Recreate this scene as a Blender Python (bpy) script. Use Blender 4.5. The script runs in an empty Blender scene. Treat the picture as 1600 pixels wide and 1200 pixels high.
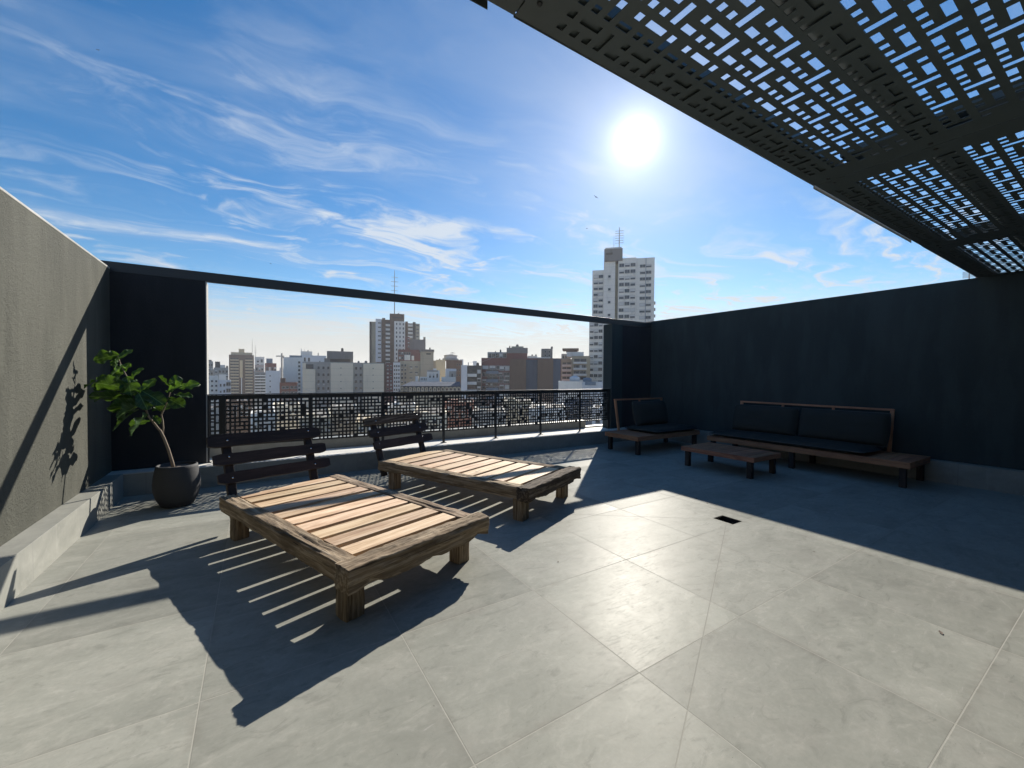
import bpy, bmesh, math, random
from mathutils import Vector, Matrix, noise
from math import sin, cos, pi, radians, sqrt

S = bpy.context.scene
COL = S.collection
# ------------------------------------------------------------------ camera
H = 1.45
YAW, PITCH, ROLL, FPX = radians(32.187), radians(-1.05), radians(0.417), 637.77
fw = Vector((sin(YAW)*cos(PITCH), cos(YAW)*cos(PITCH), sin(PITCH)))
r0 = Vector((cos(YAW), -sin(YAW), 0)); u0 = r0.cross(fw)
rt = r0*cos(ROLL)+u0*sin(ROLL); up = -r0*sin(ROLL)+u0*cos(ROLL)
cam = bpy.data.objects.new('camera', bpy.data.cameras.new('camera')); COL.objects.link(cam)
cam.matrix_world = Matrix(((rt.x, up.x, -fw.x, 0), (rt.y, up.y, -fw.y, 0), (rt.z, up.z, -fw.z, H), (0, 0, 0, 1)))
cam.data.sensor_width = 36; cam.data.lens = FPX/1600*36
cam.data.clip_start = 0.02; cam.data.clip_end = 6000
S.camera = cam
# ------------------------------------------------------------------ sun, sky, exposure
EL, AZ = radians(28.9), radians(48.7)
SUN = Vector((cos(EL)*sin(AZ), cos(EL)*cos(AZ), sin(EL)))
sl = bpy.data.lights.new('sun', 'SUN'); sl.energy = 5.0; sl.angle = radians(0.45); sl.color = (1, .93, .82)
so = bpy.data.objects.new('sun', sl); COL.objects.link(so)
so.rotation_euler = (-SUN).to_track_quat('-Z', 'Y').to_euler()
S.view_settings.view_transform = 'Standard'; S.view_settings.look = 'None'
S.view_settings.exposure = 0.80; S.view_settings.gamma = 1.0
S.render.engine = 'CYCLES'
S.cycles.max_bounces = 5; S.cycles.diffuse_bounces = 3; S.cycles.use_denoising = True
W = bpy.data.worlds.new('World'); S.world = W; W.use_nodes = True


class N:
    """small node-tree helper"""
    def __init__(s, nt): s.nt = nt
    def new(s, t, **k):
        n = s.nt.nodes.new(t)
        for a, b in k.items(): setattr(n, a, b)
        return n
    def set(s, sock, v):
        if isinstance(v, bpy.types.NodeSocket): s.nt.links.new(v, sock)
        elif v is not None:
            if sock.type == 'RGBA' and not hasattr(v, '__len__'): v = (v, v, v, 1)
            if sock.type == 'RGBA' and len(v) == 3: v = (*v, 1)
            sock.default_value = v
    def m(s, op, a, b=None, c=None, clamp=False):
        n = s.new('ShaderNodeMath', operation=op, use_clamp=clamp)
        for i, v in enumerate((a, b, c)):
            if v is not None: s.set(n.inputs[i], v)
        return n.outputs[0]
    def v(s, op, a, b=None):
        n = s.new('ShaderNodeVectorMath', operation=op); s.set(n.inputs[0], a)
        if b is not None:
            if op == 'SCALE': s.set(n.inputs[3], b)
            else: s.set(n.inputs[1], b)
        return n.outputs['Value'] if op in ('DOT_PRODUCT', 'LENGTH') else n.outputs[0]
    def noise(s, vec, scale, detail=4, rough=.5, dist=0):
        n = s.new('ShaderNodeTexNoise'); s.set(n.inputs['Vector'], vec)
        n.inputs['Scale'].default_value = scale; n.inputs['Detail'].default_value = detail
        n.inputs['Roughness'].default_value = rough; n.inputs['Distortion'].default_value = dist
        return n.outputs[0]
    def ramp(s, f, *st):
        n = s.new('ShaderNodeValToRGB'); s.set(n.inputs[0], f); e = n.color_ramp.elements
        while len(e) < len(st): e.new(.5)
        for el, (p, c) in zip(e, st):
            el.position = p; el.color = (c, c, c, 1) if not hasattr(c, '__len__') else (*c[:3], 1)
        return n.outputs[0]
    def mix(s, f, a, b, mode='MIX'):
        n = s.new('ShaderNodeMix', data_type='RGBA', blend_type=mode)
        s.set(n.inputs[0], f); s.set(n.inputs[6], a); s.set(n.inputs[7], b)
        return n.outputs[2]
    def mapr(s, f, a, b, c=0., d=1.):
        n = s.new('ShaderNodeMapRange', interpolation_type='SMOOTHSTEP')
        s.set(n.inputs[0], f)
        for i, q in enumerate((a, b, c, d)): n.inputs[i+1].default_value = q
        return n.outputs[0]


def world():
    g = N(W.node_tree); W.node_tree.nodes.clear()
    sky = g.new('ShaderNodeTexSky', sky_type='NISHITA')
    sky.sun_disc = False; sky.sun_elevation = EL; sky.sun_rotation = AZ
    sky.altitude = 60; sky.air_density = 1.0; sky.dust_density = 0.12; sky.ozone_density = 2.6
    tc = g.new('ShaderNodeTexCoord'); d = g.v('NORMALIZE', tc.outputs['Generated'])
    hs = g.new('ShaderNodeHueSaturation'); hs.inputs['Saturation'].default_value = 1.38
    hs.inputs['Value'].default_value = 1.28
    g.set(hs.inputs['Color'], sky.outputs[0])
    sep = g.new('ShaderNodeSeparateXYZ'); g.set(sep.inputs[0], d)
    z = g.m('MAXIMUM', sep.outputs[2], 0.03)
    # direction projected on a high plane, so the cirrus recede towards the horizon
    zz = g.m('ADD', z, .06)
    px = g.m('DIVIDE', sep.outputs[0], zz); py = g.m('DIVIDE', sep.outputs[1], zz)
    cb = g.new('ShaderNodeCombineXYZ'); g.set(cb.inputs[0], px); g.set(cb.inputs[1], py)
    P = cb.outputs[0]
    rot = g.new('ShaderNodeMapping'); g.set(rot.inputs[0], P)
    rot.inputs['Rotation'].default_value = (0, 0, radians(62)); rot.inputs['Scale'].default_value = (.42, 1.5, 1)
    rot.inputs['Location'].default_value = (5.3, -2.2, 0)
    warp = g.new('ShaderNodeTexNoise'); g.set(warp.inputs['Vector'], P); warp.inputs['Scale'].default_value = .9
    warp.inputs['Detail'].default_value = 3
    wv = g.v('SCALE', g.v('SUBTRACT', warp.outputs[1], (.5, .5, .5)), 1.5)
    V = g.v('ADD', rot.outputs[0], wv)
    fine = g.noise(V, 2.6, 12, .60, .5)
    big = g.noise(g.v('ADD', P, (4.2, -1.3, 2)), .42, 3, .5, .2)
    streak = g.mapr(fine, .48, .76)
    cover = g.mapr(big, .40, .66)
    cir = g.m('MULTIPLY', g.m('MULTIPLY', streak, cover), g.mapr(sep.outputs[2], .62, .40, .25, 1.3))
    veil = g.m('MULTIPLY', g.mapr(g.noise(g.v('ADD', V, (7, 3, 1)), .8, 6, .6), .45, .8), .35)
    low = g.mapr(sep.outputs[2], .44, .14)               # more cloud towards the horizon
    hband = g.mapr(g.m('ADD', sep.outputs[2], g.m('MULTIPLY', g.m('SUBTRACT', fine, .5), .22)), .20, .07)
    amt = g.m('ADD', g.m('MULTIPLY', cir, .62), g.m('MULTIPLY', veil, .7))
    amt = g.m('ADD', amt, g.m('MULTIPLY', g.m('MULTIPLY', streak, low), 1.1))
    amt = g.m('MAXIMUM', amt, g.m('MULTIPLY', hband, .9), clamp=True)
    ccol = g.mix(g.mapr(sep.outputs[2], .02, .30), (7.3, 7.0, 6.5), (6.9, 7.7, 8.7))
    col = g.mix(g.m('MINIMUM', amt, .93), hs.outputs[0], ccol)
    # the sun's aureole in thin cirrus, and its disc seen bloomed
    ds = g.m('MAXIMUM', g.v('DOT_PRODUCT', d, tuple(SUN)), 0)
    ang = g.m('ARCCOSINE', g.m('MINIMUM', ds, 1.0))
    a1 = g.m('EXPONENT', g.m('DIVIDE', ang, -.062))
    a2 = g.m('EXPONENT', g.m('DIVIDE', ang, -.017))
    a3 = g.m('EXPONENT', g.m('DIVIDE', ang, -.22))
    gl = g.m('ADD', g.m('ADD', g.m('MULTIPLY', a1, 6), g.m('MULTIPLY', a2, 32)), g.m('MULTIPLY', a3, 1.6))
    glc = g.mix(1.0, (1., .98, .87), gl, 'MULTIPLY')
    col = g.mix(1.0, col, glc, 'ADD')
    bg = g.new('ShaderNodeBackground'); g.set(bg.inputs[0], col); bg.inputs[1].default_value = .055
    out = g.new('ShaderNodeOutputWorld'); W.node_tree.links.new(bg.outputs[0], out.inputs[0])
world()

# ------------------------------------------------------------------ materials
def mat(name, build):
    m = bpy.data.materials.new(name); m.use_nodes = True; nt = m.node_tree; g = N(nt)
    b = nt.nodes['Principled BSDF']; build(g, b); return m
def bump(g, b, h, strength=.3, dist=.01):
    n = g.new('ShaderNodeBump'); n.inputs['Strength'].default_value = strength
    n.inputs['Distance'].default_value = dist; g.set(n.inputs['Height'], h)
    g.set(b.inputs['Normal'], n.outputs[0])
def objco(g): return g.new('ShaderNodeTexCoord').outputs['Object']
def attr(g, n, vec=True):
    a = g.new('ShaderNodeAttribute', attribute_name=n); return a.outputs['Vector' if vec else 'Fac']
def scaled(g, v, s):
    n = g.new('ShaderNodeMapping'); g.set(n.inputs[0], v); n.inputs['Scale'].default_value = s; return n.outputs[0]

TILE, TX, TY = .902, -.213, .433
DR = (4.09, 2.335)
def floor_b(g, b):
    geo = g.new('ShaderNodeNewGeometry').outputs['Position']
    sep = g.new('ShaderNodeSeparateXYZ'); g.set(sep.inputs[0], geo); x, y = sep.outputs[0], sep.outputs[1]
    def line(c, o):
        t = g.m('FRACT', g.m('ADD', g.m('DIVIDE', g.m('SUBTRACT', c, o), TILE), 100.5))
        return g.m('MULTIPLY', g.m('ABSOLUTE', g.m('SUBTRACT', t, .5)), TILE)
    dmin = g.m('MINIMUM', line(x, TX), line(y, TY))
    for cx, cy in ((-1.315, 6.4), (-1.315, -.4), (8.15, 6.4), (8.15, -.4)):   # cuts falling to the drain
        vx, vy = cx-DR[0], cy-DR[1]; L = sqrt(vx*vx+vy*vy); nx, ny = -vy/L, vx/L
        dd = g.m('ABSOLUTE', g.m('ADD', g.m('MULTIPLY', x, nx), g.m('SUBTRACT', g.m('MULTIPLY', y, ny), DR[0]*nx+DR[1]*ny)))
        al = g.m('ADD', g.m('MULTIPLY', x, vx/L), g.m('SUBTRACT', g.m('MULTIPLY', y, vy/L), (DR[0]*vx+DR[1]*vy)/L))
        dd = g.m('ADD', dd, g.m('MULTIPLY', g.m('LESS_THAN', al, 0), 10))
        dmin = g.m('MINIMUM', dmin, dd)
    wob = g.m('MULTIPLY', g.m('SUBTRACT', g.noise(geo, 30, 3), .5), .002)
    grout = g.mapr(g.m('ADD', dmin, wob), .0034, .0016)
    # per-tile tone
    cell = g.new('ShaderNodeCombineXYZ')
    g.set(cell.inputs[0], g.m('FLOOR', g.m('DIVIDE', g.m('SUBTRACT', x, TX), TILE)))
    g.set(cell.inputs[1], g.m('FLOOR', g.m('DIVIDE', g.m('SUBTRACT', y, TY), TILE)))
    wn = g.new('ShaderNodeTexWhiteNoise', noise_dimensions='3D'); g.set(wn.inputs[0], cell.outputs[0])
    off = g.v('SCALE', wn.outputs[1], 40)
    p = g.v('ADD', geo, off)
    n1 = g.noise(scaled(g, p, (1, 1.7, 1)), 1.6, 8, .62, .8); n2 = g.noise(p, 9, 8, .7, .4); n3 = g.noise(geo, 2.2, 5, .6)
    scr = g.noise(scaled(g, p, (2.5, 14, 1)), 3.0, 8, .75, 1.6)
    c = g.ramp(n1, (.25, (.225, .231, .205)), (.5, (.282, .287, .255)), (.8, (.345, .345, .31)))
    c = g.mix(g.m('MULTIPLY', g.mapr(n2, .48, .72), .35), c, (.38, .37, .33))
    c = g.mix(g.m('MULTIPLY', g.mapr(scr, .60, .70), .5), c, (.42, .41, .39))
    c = g.mix(g.m('MULTIPLY', g.mapr(scr, .36, .30), .3), c, (.13, .125, .12))
    c = g.mix(g.m('MULTIPLY', g.mapr(n3, .5, .68), .18), c, (.2, .19, .175))
    med = g.noise(scaled(g, g.v('ADD', p, (3, 9, 2)), (1, 2.2, 1)), 5.5, 10, .72, 1.2)
    c = g.mix(g.m('MULTIPLY', g.mapr(med, .52, .70), .42), c, (.40, .395, .355))
    c = g.mix(g.m('MULTIPLY', g.mapr(med, .47, .34), .42), c, (.165, .168, .15))
    fing = g.noise(p, 42, 5, .7)
    c = g.mix(g.m('MULTIPLY', g.mapr(fing, .35, .65), .14), c, (.16, .16, .14))
    dirt = g.m('MULTIPLY', g.mapr(dmin, .05, .0), g.mapr(g.noise(geo, 3.3, 6, .7), .42, .7))
    c = g.mix(g.m('MULTIPLY', dirt, .4), c, (.17, .16, .14))
    spk = g.noise(geo, 60, 2, .5)
    c = g.mix(g.m('MULTIPLY', g.mapr(spk, .74, .78), .5), c, (.07, .065, .06))
    tv = g.m('ADD', .88, g.m('MULTIPLY', wn.outputs[0], .21))
    c = g.mix(1.0, c, tv, 'MULTIPLY')
    g.set(b.inputs['Base Color'], g.mix(grout, c, (.32, .315, .28)))
    r = g.m('ADD', .30, g.m('MULTIPLY', n2, .14)); r = g.m('ADD', r, g.m('MULTIPLY', g.mapr(scr, .5, .7), .12))
    g.set(b.inputs['Roughness'], g.mix(grout, r, .95))
    g.set(b.inputs['Specular IOR Level'], g.mix(grout, .013, .0))
    h = g.m('SUBTRACT', g.m('ADD', g.m('MULTIPLY', n2, .25), g.m('MULTIPLY', scr, .1)), g.m('MULTIPLY', grout, 2.5))
    bn = g.new('ShaderNodeBump'); bn.inputs['Strength'].default_value = .25; bn.inputs['Distance'].default_value = .004; g.set(bn.inputs['Height'], h)
    tilt = g.v('MULTIPLY', g.v('SUBTRACT', wn.outputs[1], (.5, .5, .5)), (.045, .045, 0))     # tiles laid very slightly out of level
    g.set(b.inputs['Normal'], g.v('NORMALIZE', g.v('ADD', bn.outputs[0], tilt)))
M = {}
M['floor'] = mat('porcelain_tile', floor_b)

def curb_b(g, b):
    o = objco(g); geo = g.new('ShaderNodeNewGeometry').outputs['Position']
    n1 = g.noise(scaled(g, geo, (1, 1, 2)), 2.2, 8, .65, .8); n2 = g.noise(geo, 14, 6, .7)
    c = g.ramp(n1, (.3, (.20, .205, .185)), (.7, (.30, .30, .27)))
    c = g.mix(g.m('MULTIPLY', g.mapr(n2, .5, .75), .35), c, (.38, .375, .345))
    drip = g.noise(scaled(g, geo, (9, 9, .8)), 2, 4, .6)
    c = g.mix(g.m('MULTIPLY', g.mapr(drip, .55, .75), .25), c, (.40, .39, .36))
    sep = g.new('ShaderNodeSeparateXYZ'); g.set(sep.inputs[0], geo)
    dm = None
    for s_, o_ in ((0, TX), (1, TY+.12)):
        t = g.m('FRACT', g.m('ADD', g.m('DIVIDE', g.m('SUBTRACT', sep.outputs[s_], o_), TILE), 100.5))
        q = g.m('MULTIPLY', g.m('ABSOLUTE', g.m('SUBTRACT', t, .5)), TILE)
        # only where the joint runs across this face
        nn = g.new('ShaderNodeSeparateXYZ'); g.set(nn.inputs[0], g.new('ShaderNodeNewGeometry').outputs['True Normal'])
        q = g.m('ADD', q, g.m('MULTIPLY', g.m('ABSOLUTE', nn.outputs[s_]), 1))
        dm = q if dm is None else g.m('MINIMUM', dm, q)
    gr = g.mapr(dm, .0035, .002)
    g.set(b.inputs['Base Color'], g.mix(gr, c, (.2, .2, .19))); b.inputs['Roughness'].default_value = .5
    bump(g, b, g.m('SUBTRACT', g.m('MULTIPLY', n2, .3), gr), .2, .004)
M['curb'] = mat('curb_tile', curb_b)

M['cap'] = None
def stucco(name, col, col2, sc=150, st=.6):
    def f(g, b):
        geo = g.new('ShaderNodeNewGeometry').outputs['Position']
        n1 = g.noise(geo, sc, 4, .7); n2 = g.noise(scaled(g, geo, (1.2, 1.2, .35)), 1.7, 6, .6); n3 = g.noise(geo, sc*.28, 4, .7)
        c = g.mix(g.mapr(n2, .3, .7), col, col2)
        st_ = g.noise(scaled(g, geo, (7, 7, .25)), 2.0, 5, .65)
        c = g.mix(g.m('MULTIPLY', g.mapr(st_, .58, .8), .22), c, tuple(q*1.7 for q in col2))
        rol = g.noise(scaled(g, geo, (3.5, 3.5, .9)), 1.3, 4, .55)
        c = g.mix(g.m('MULTIPLY', g.mapr(rol, .45, .62), .35), c, tuple(q*1.35 for q in col2))
        run = g.noise(scaled(g, geo, (14, 14, .35)), 1.4, 5, .7, .3)
        c = g.mix(g.m('MULTIPLY', g.mapr(run, .62, .74), .4), c, tuple(q*.55 for q in col))
        c = g.mix(g.m('MULTIPLY', g.mapr(n3, .66, .72), .4), c, tuple(min(1, q*2.6) for q in col2))
        g.set(b.inputs['Base Color'], c); b.inputs['Roughness'].default_value = .8
        b.inputs['Specular IOR Level'].default_value = .25
        bump(g, b, g.m('ADD', n1, g.m('MULTIPLY', n3, 1.0)), st, .010)
    return mat(name, f)
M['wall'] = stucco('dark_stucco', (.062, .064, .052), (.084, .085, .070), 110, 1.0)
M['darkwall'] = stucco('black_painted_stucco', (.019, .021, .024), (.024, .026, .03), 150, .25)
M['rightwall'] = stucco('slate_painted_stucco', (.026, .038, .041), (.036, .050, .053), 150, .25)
M['cap'] = stucco('sunlit_curb_top', (.52, .51, .47), (.62, .60, .55), 60, .15)  # pale tone carries the glare of the sunlit strip on the back curb
M['coping'] = stucco('coping', (.3, .3, .28), (.4, .39, .37), 90, .4)

def plain(name, col, rough=.5, metal=0, var=.12, sc=20, bst=.05, spec=.5, scale=(1, 1, 1)):
    def f(g, b):
        o = scaled(g, objco(g), scale); n = g.noise(o, sc, 5, .6)
        c = g.mix(n, tuple(q*(1-var) for q in col), tuple(min(1, q*(1+var)) for q in col))
        g.set(b.inputs['Base Color'], c); g.set(b.inputs['Roughness'], g.m('ADD', rough-.06, g.m('MULTIPLY', n, .12)))
        b.inputs['Metallic'].default_value = metal; b.inputs['Specular IOR Level'].default_value = spec
        if bst: bump(g, b, n, bst, .005)
    return mat(name, f)
M['metal'] = plain('black_powder_coated_steel', (.018, .02, .022), .45, 0, .2, 60, .03)
M['roofmetal'] = plain('dark_painted_sheet', (.064, .080, .082), .42, 0, .3, 9, .02)
M['pot'] = plain('charcoal_fibrecement', (.03, .031, .034), .75, 0, .25, 45, .35)
M['soil'] = plain('potting_soil', (.14, .11, .09), .95, 0, .6, 60, .9)
M['bolt'] = plain('zinc_bolt', (.7, .7, .7), .25, 1, .05, 30, 0)
M['pit'] = plain('drain_pit', (.012, .012, .012), .8, 0, .3, 40, .1)
M['fabric'] = plain('charcoal_outdoor_fabric', (.036, .040, .038), .95, 0, .18, 220, .3, .1)
M['piping'] = plain('fabric_piping', (.075, .085, .095), .9, 0, .1, 200, .1, .1)
M['feather'] = plain('dark_feathers', (.03, .03, .03), .8, 0, .2, 10, 0)

def wood(name, dark, mid, light, crack=.4, bst=.35, rough=.6, gscale=(2.2, 26, 26), tint=.18):
    """gc: position along/across the grain in metres; tn: one random number per board"""
    def f(g, b):
        v = attr(g, 'gc'); t = attr(g, 'tn', False)
        sh = g.new('ShaderNodeCombineXYZ'); g.set(sh.inputs[0], g.m('MULTIPLY', t, 37)); g.set(sh.inputs[1], g.m('MULTIPLY', t, 91))
        v = g.v('ADD', v, sh.outputs[0])
        n = g.noise(scaled(g, v, gscale), 1.0, 8, .65, .6)
        big = g.noise(scaled(g, v, (1.0, 5, 5)), 1.6, 4, .6, .8)
        c = g.ramp(n, (.28, dark), (.5, mid), (.72, light))
        c = g.mix(g.m('MULTIPLY', g.mapr(big, .48, .68), .6), c, dark)
        kn = g.noise(scaled(g, v, (3.2, 11, 11)), 1.6, 2, .5)
        c = g.mix(g.m('MULTIPLY', g.mapr(kn, .70, .78), .8), c, tuple(q*.45 for q in dark))
        ck = g.noise(scaled(g, v, (1.6, 70, 70)), 1.0, 6, .7, .9)
        ckm = g.mapr(ck, .40, .30)
        c = g.mix(g.m('MULTIPLY', ckm, crack), c, tuple(q*.2 for q in dark))
        c = g.mix(1.0, c, g.m('ADD', 1-tint, g.m('MULTIPLY', t, 2*tint)), 'MULTIPLY')
        hue = g.new('ShaderNodeHueSaturation'); g.set(hue.inputs['Color'], c)
        g.set(hue.inputs['Hue'], g.m('ADD', .49, g.m('MULTIPLY', g.m('FRACT', g.m('MULTIPLY', t, 7.3)), .018)))
        g.set(b.inputs['Base Color'], hue.outputs[0]); g.set(b.inputs['Roughness'], g.m('ADD', rough-.1, g.m('MULTIPLY', n, .25)))
        b.inputs['Specular IOR Level'].default_value = .3
        bump(g, b, g.m('SUBTRACT', n, g.m('MULTIPLY', ckm, crack*2)), bst, .006)
    return mat(name, f)
M['slat'] = wood('fresh_pale_pine', (.34, .21, .115), (.60, .43, .27), (.76, .61, .44), .25, .2)
M['sleeper'] = wood('weathered_railway_sleeper', (.08, .054, .032), (.25, .185, .12), (.52, .43, .32), 1.0, 1.0, .9, (2.2, 44, 44))
M['charred'] = wood('charred_old_beam', (.03, .022, .016), (.09, .068, .05), (.30, .25, .19), 1.0, 1.0, .9, (2.2, 44, 44))
M['boardwood'] = wood('dark_stained_board', (.020, .015, .014), (.034, .025, .023), (.06, .045, .040), .6, .5, .6)
M['teak'] = wood('reddish_hardwood', (.22, .09, .05), (.42, .18, .095), (.56, .27, .15), .3, .25, .5)

def leaf_b(g, b):
    v = attr(g, 'gc'); t = attr(g, 'tn', False); sep = g.new('ShaderNodeSeparateXYZ'); g.set(sep.inputs[0], v)
    ax = g.m('ABSOLUTE', sep.outputs[1])
    rib = g.mapr(ax, .006, .002)
    vv = g.m('ABSOLUTE', g.m('SUBTRACT', g.m('FRACT', g.m('ADD', g.m('MULTIPLY', g.m('SUBTRACT', sep.outputs[0], g.m('MULTIPLY', ax, .9)), 22), 8)), .5))
    vein = g.m('MULTIPLY', g.mapr(vv, .06, .0), .7)
    n = g.noise(v, 25, 4)
    c = g.mix(t, (.012, .040, .012), (.038, .095, .018))
    bl = g.noise(g.v('ADD', v, (3, 1, 2)), 14, 4, .6)
    c = g.mix(g.m('MULTIPLY', g.mapr(bl, .6, .75), .5), c, (.10, .10, .03))
    c = g.mix(g.m('MULTIPLY', n, .4), c, (.03, .06, .015))
    c = g.mix(g.m('MULTIPLY', g.m('MAXIMUM', rib, vein), .6), c, (.22, .33, .10))
    g.set(b.inputs['Base Color'], c); b.inputs['Roughness'].default_value = .5
    b.inputs['Specular IOR Level'].default_value = .25
    nt = g.nt; tr = g.new('ShaderNodeBsdfTranslucent'); g.set(tr.inputs[0], g.mix(.5, c, (.22, .42, .03)))
    mx = g.new('ShaderNodeMixShader'); g.set(mx.inputs[0], g.m('ADD', .06, g.m('MULTIPLY', t, .30)))
    nt.links.new(b.outputs[0], mx.inputs[1]); nt.links.new(tr.outputs[0], mx.inputs[2])
    nt.links.new(mx.outputs[0], nt.nodes['Material Output'].inputs[0])
    bump(g, b, g.m('MAXIMUM', rib, vein), .4, .003)
M['leaf'] = mat('fig_leaf', leaf_b)
M['bark'] = plain('fig_bark', (.23, .18, .13), .85, 0, .35, 50, .6)

def facade(name, col, stain=.35, kind=''):
    def f(g, b):
        geo = g.new('ShaderNodeNewGeometry').outputs['Position']
        n1 = g.noise(scaled(g, geo, (1, 1, .25)), .28, 7, .68); n2 = g.noise(geo, 1.1, 5, .6)
        dk = tuple(q*.45 for q in col)
        c = g.mix(g.m('MULTIPLY', g.mapr(n1, .48, .8), stain), col, dk)
        c = g.mix(g.m('MULTIPLY', g.mapr(n2, .55, .75), stain*.5), c, tuple(min(1, q*.65) for q in col))
        if kind == 'brick':
            n3 = g.noise(scaled(g, geo, (1.5, 1.5, 5)), 2.2, 3, .7)
            c = g.mix(g.m('MULTIPLY', g.mapr(n3, .45, .7), .35), c, tuple(min(1, q*1.5) for q in col))
        if kind == 'panel':
            sep = g.new('ShaderNodeSeparateXYZ'); g.set(sep.inputs[0], geo)
            t = g.m('ABSOLUTE', g.m('SUBTRACT', g.m('FRACT', g.m('DIVIDE', g.m('ADD', sep.outputs[2], 60), 3.0)), .5))
            c = g.mix(g.m('MULTIPLY', g.mapr(t, .04, .01), .35), c, dk)
        g.set(b.inputs['Base Color'], c); b.inputs['Roughness'].default_value = .85
        b.inputs['Specular IOR Level'].default_value = .2
    return mat(name, f)
FC = {'cream': (.80, .72, .56), 'grey': (.40, .39, .36), 'white': (.82, .80, .75), 'bluewhite': (.70, .72, .74), 'dark': (.10, .095, .09),
      'brown': (.17, .12, .09), 'brick': (.30, .15, .11), 'tan': (.50, .42, .29), 'khaki': (.47, .43, .33), 'slate': (.10, .125, .165),
      'pink': (.55, .45, .40), 'concrete': (.24, .23, .22), 'ochre': (.66, .52, .33), 'towerwhite': (.80, .78, .72), 'redbrown': (.20, .10, .09), 'bluegrey': (.22, .27, .33)}
for k, c in FC.items():
    M['f_'+k] = facade('facade_'+k, c, .75 if k in ('khaki', 'concrete', 'grey') else .5, 'brick' if k in ('brick', 'redbrown', 'brown') else ('panel' if k in ('cream', 'towerwhite', 'khaki') else ''))
M['glass'] = plain('window_glass', (.035, .045, .055), .15, 0, .3, 3, 0, .6)
M['blind'] = plain('roller_blind', (.62, .62, .60), .7, 0, .1, 3, 0)
M['frame'] = plain('window_frame', (.42, .42, .40), .6, 0, .1, 3, 0)
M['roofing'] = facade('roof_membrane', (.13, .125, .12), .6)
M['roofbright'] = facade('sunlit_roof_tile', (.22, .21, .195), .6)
M['asphalt'] = plain('street_asphalt', (.06, .06, .062), .9, 0, .2, .2, 0)
M['ground'] = facade('city_ground', (.30, .29, .27), .5)
M['leafmass'] = plain('tree_foliage', (.05, .09, .03), .8, 0, .4, 3, 0)

# ------------------------------------------------------------------ helpers
def finish(name, me, m, parent=None, smooth=False, mw=None):
    for x in (m if isinstance(m, (list, tuple)) else [m]): me.materials.append(x)
    if smooth:
        for p in me.polygons: p.use_smooth = True
    o = bpy.data.objects.new(name, me); COL.objects.link(o)
    if parent: o.parent = parent
    if mw is not None: o.matrix_world = mw
    return o
def tag(o, label=None, cat=None, group=None, kind=None):
    if label: o['label'] = label
    if cat: o['category'] = cat
    if group: o['group'] = group
    if kind: o['kind'] = kind
    return o
def empty(name, loc, rz=0, **k):
    o = bpy.data.objects.new(name, None); COL.objects.link(o); o.location = loc; o.rotation_euler = (0, 0, rz)
    o.empty_display_size = .2
    return tag(o, **k)
def mesh(name, v, f, mi=None):
    me = bpy.data.meshes.new(name); me.from_pydata([tuple(q) for q in v], [], f); me.update()
    if mi:
        for p, i in zip(me.polygons, mi): p.material_index = i
    return me

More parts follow.
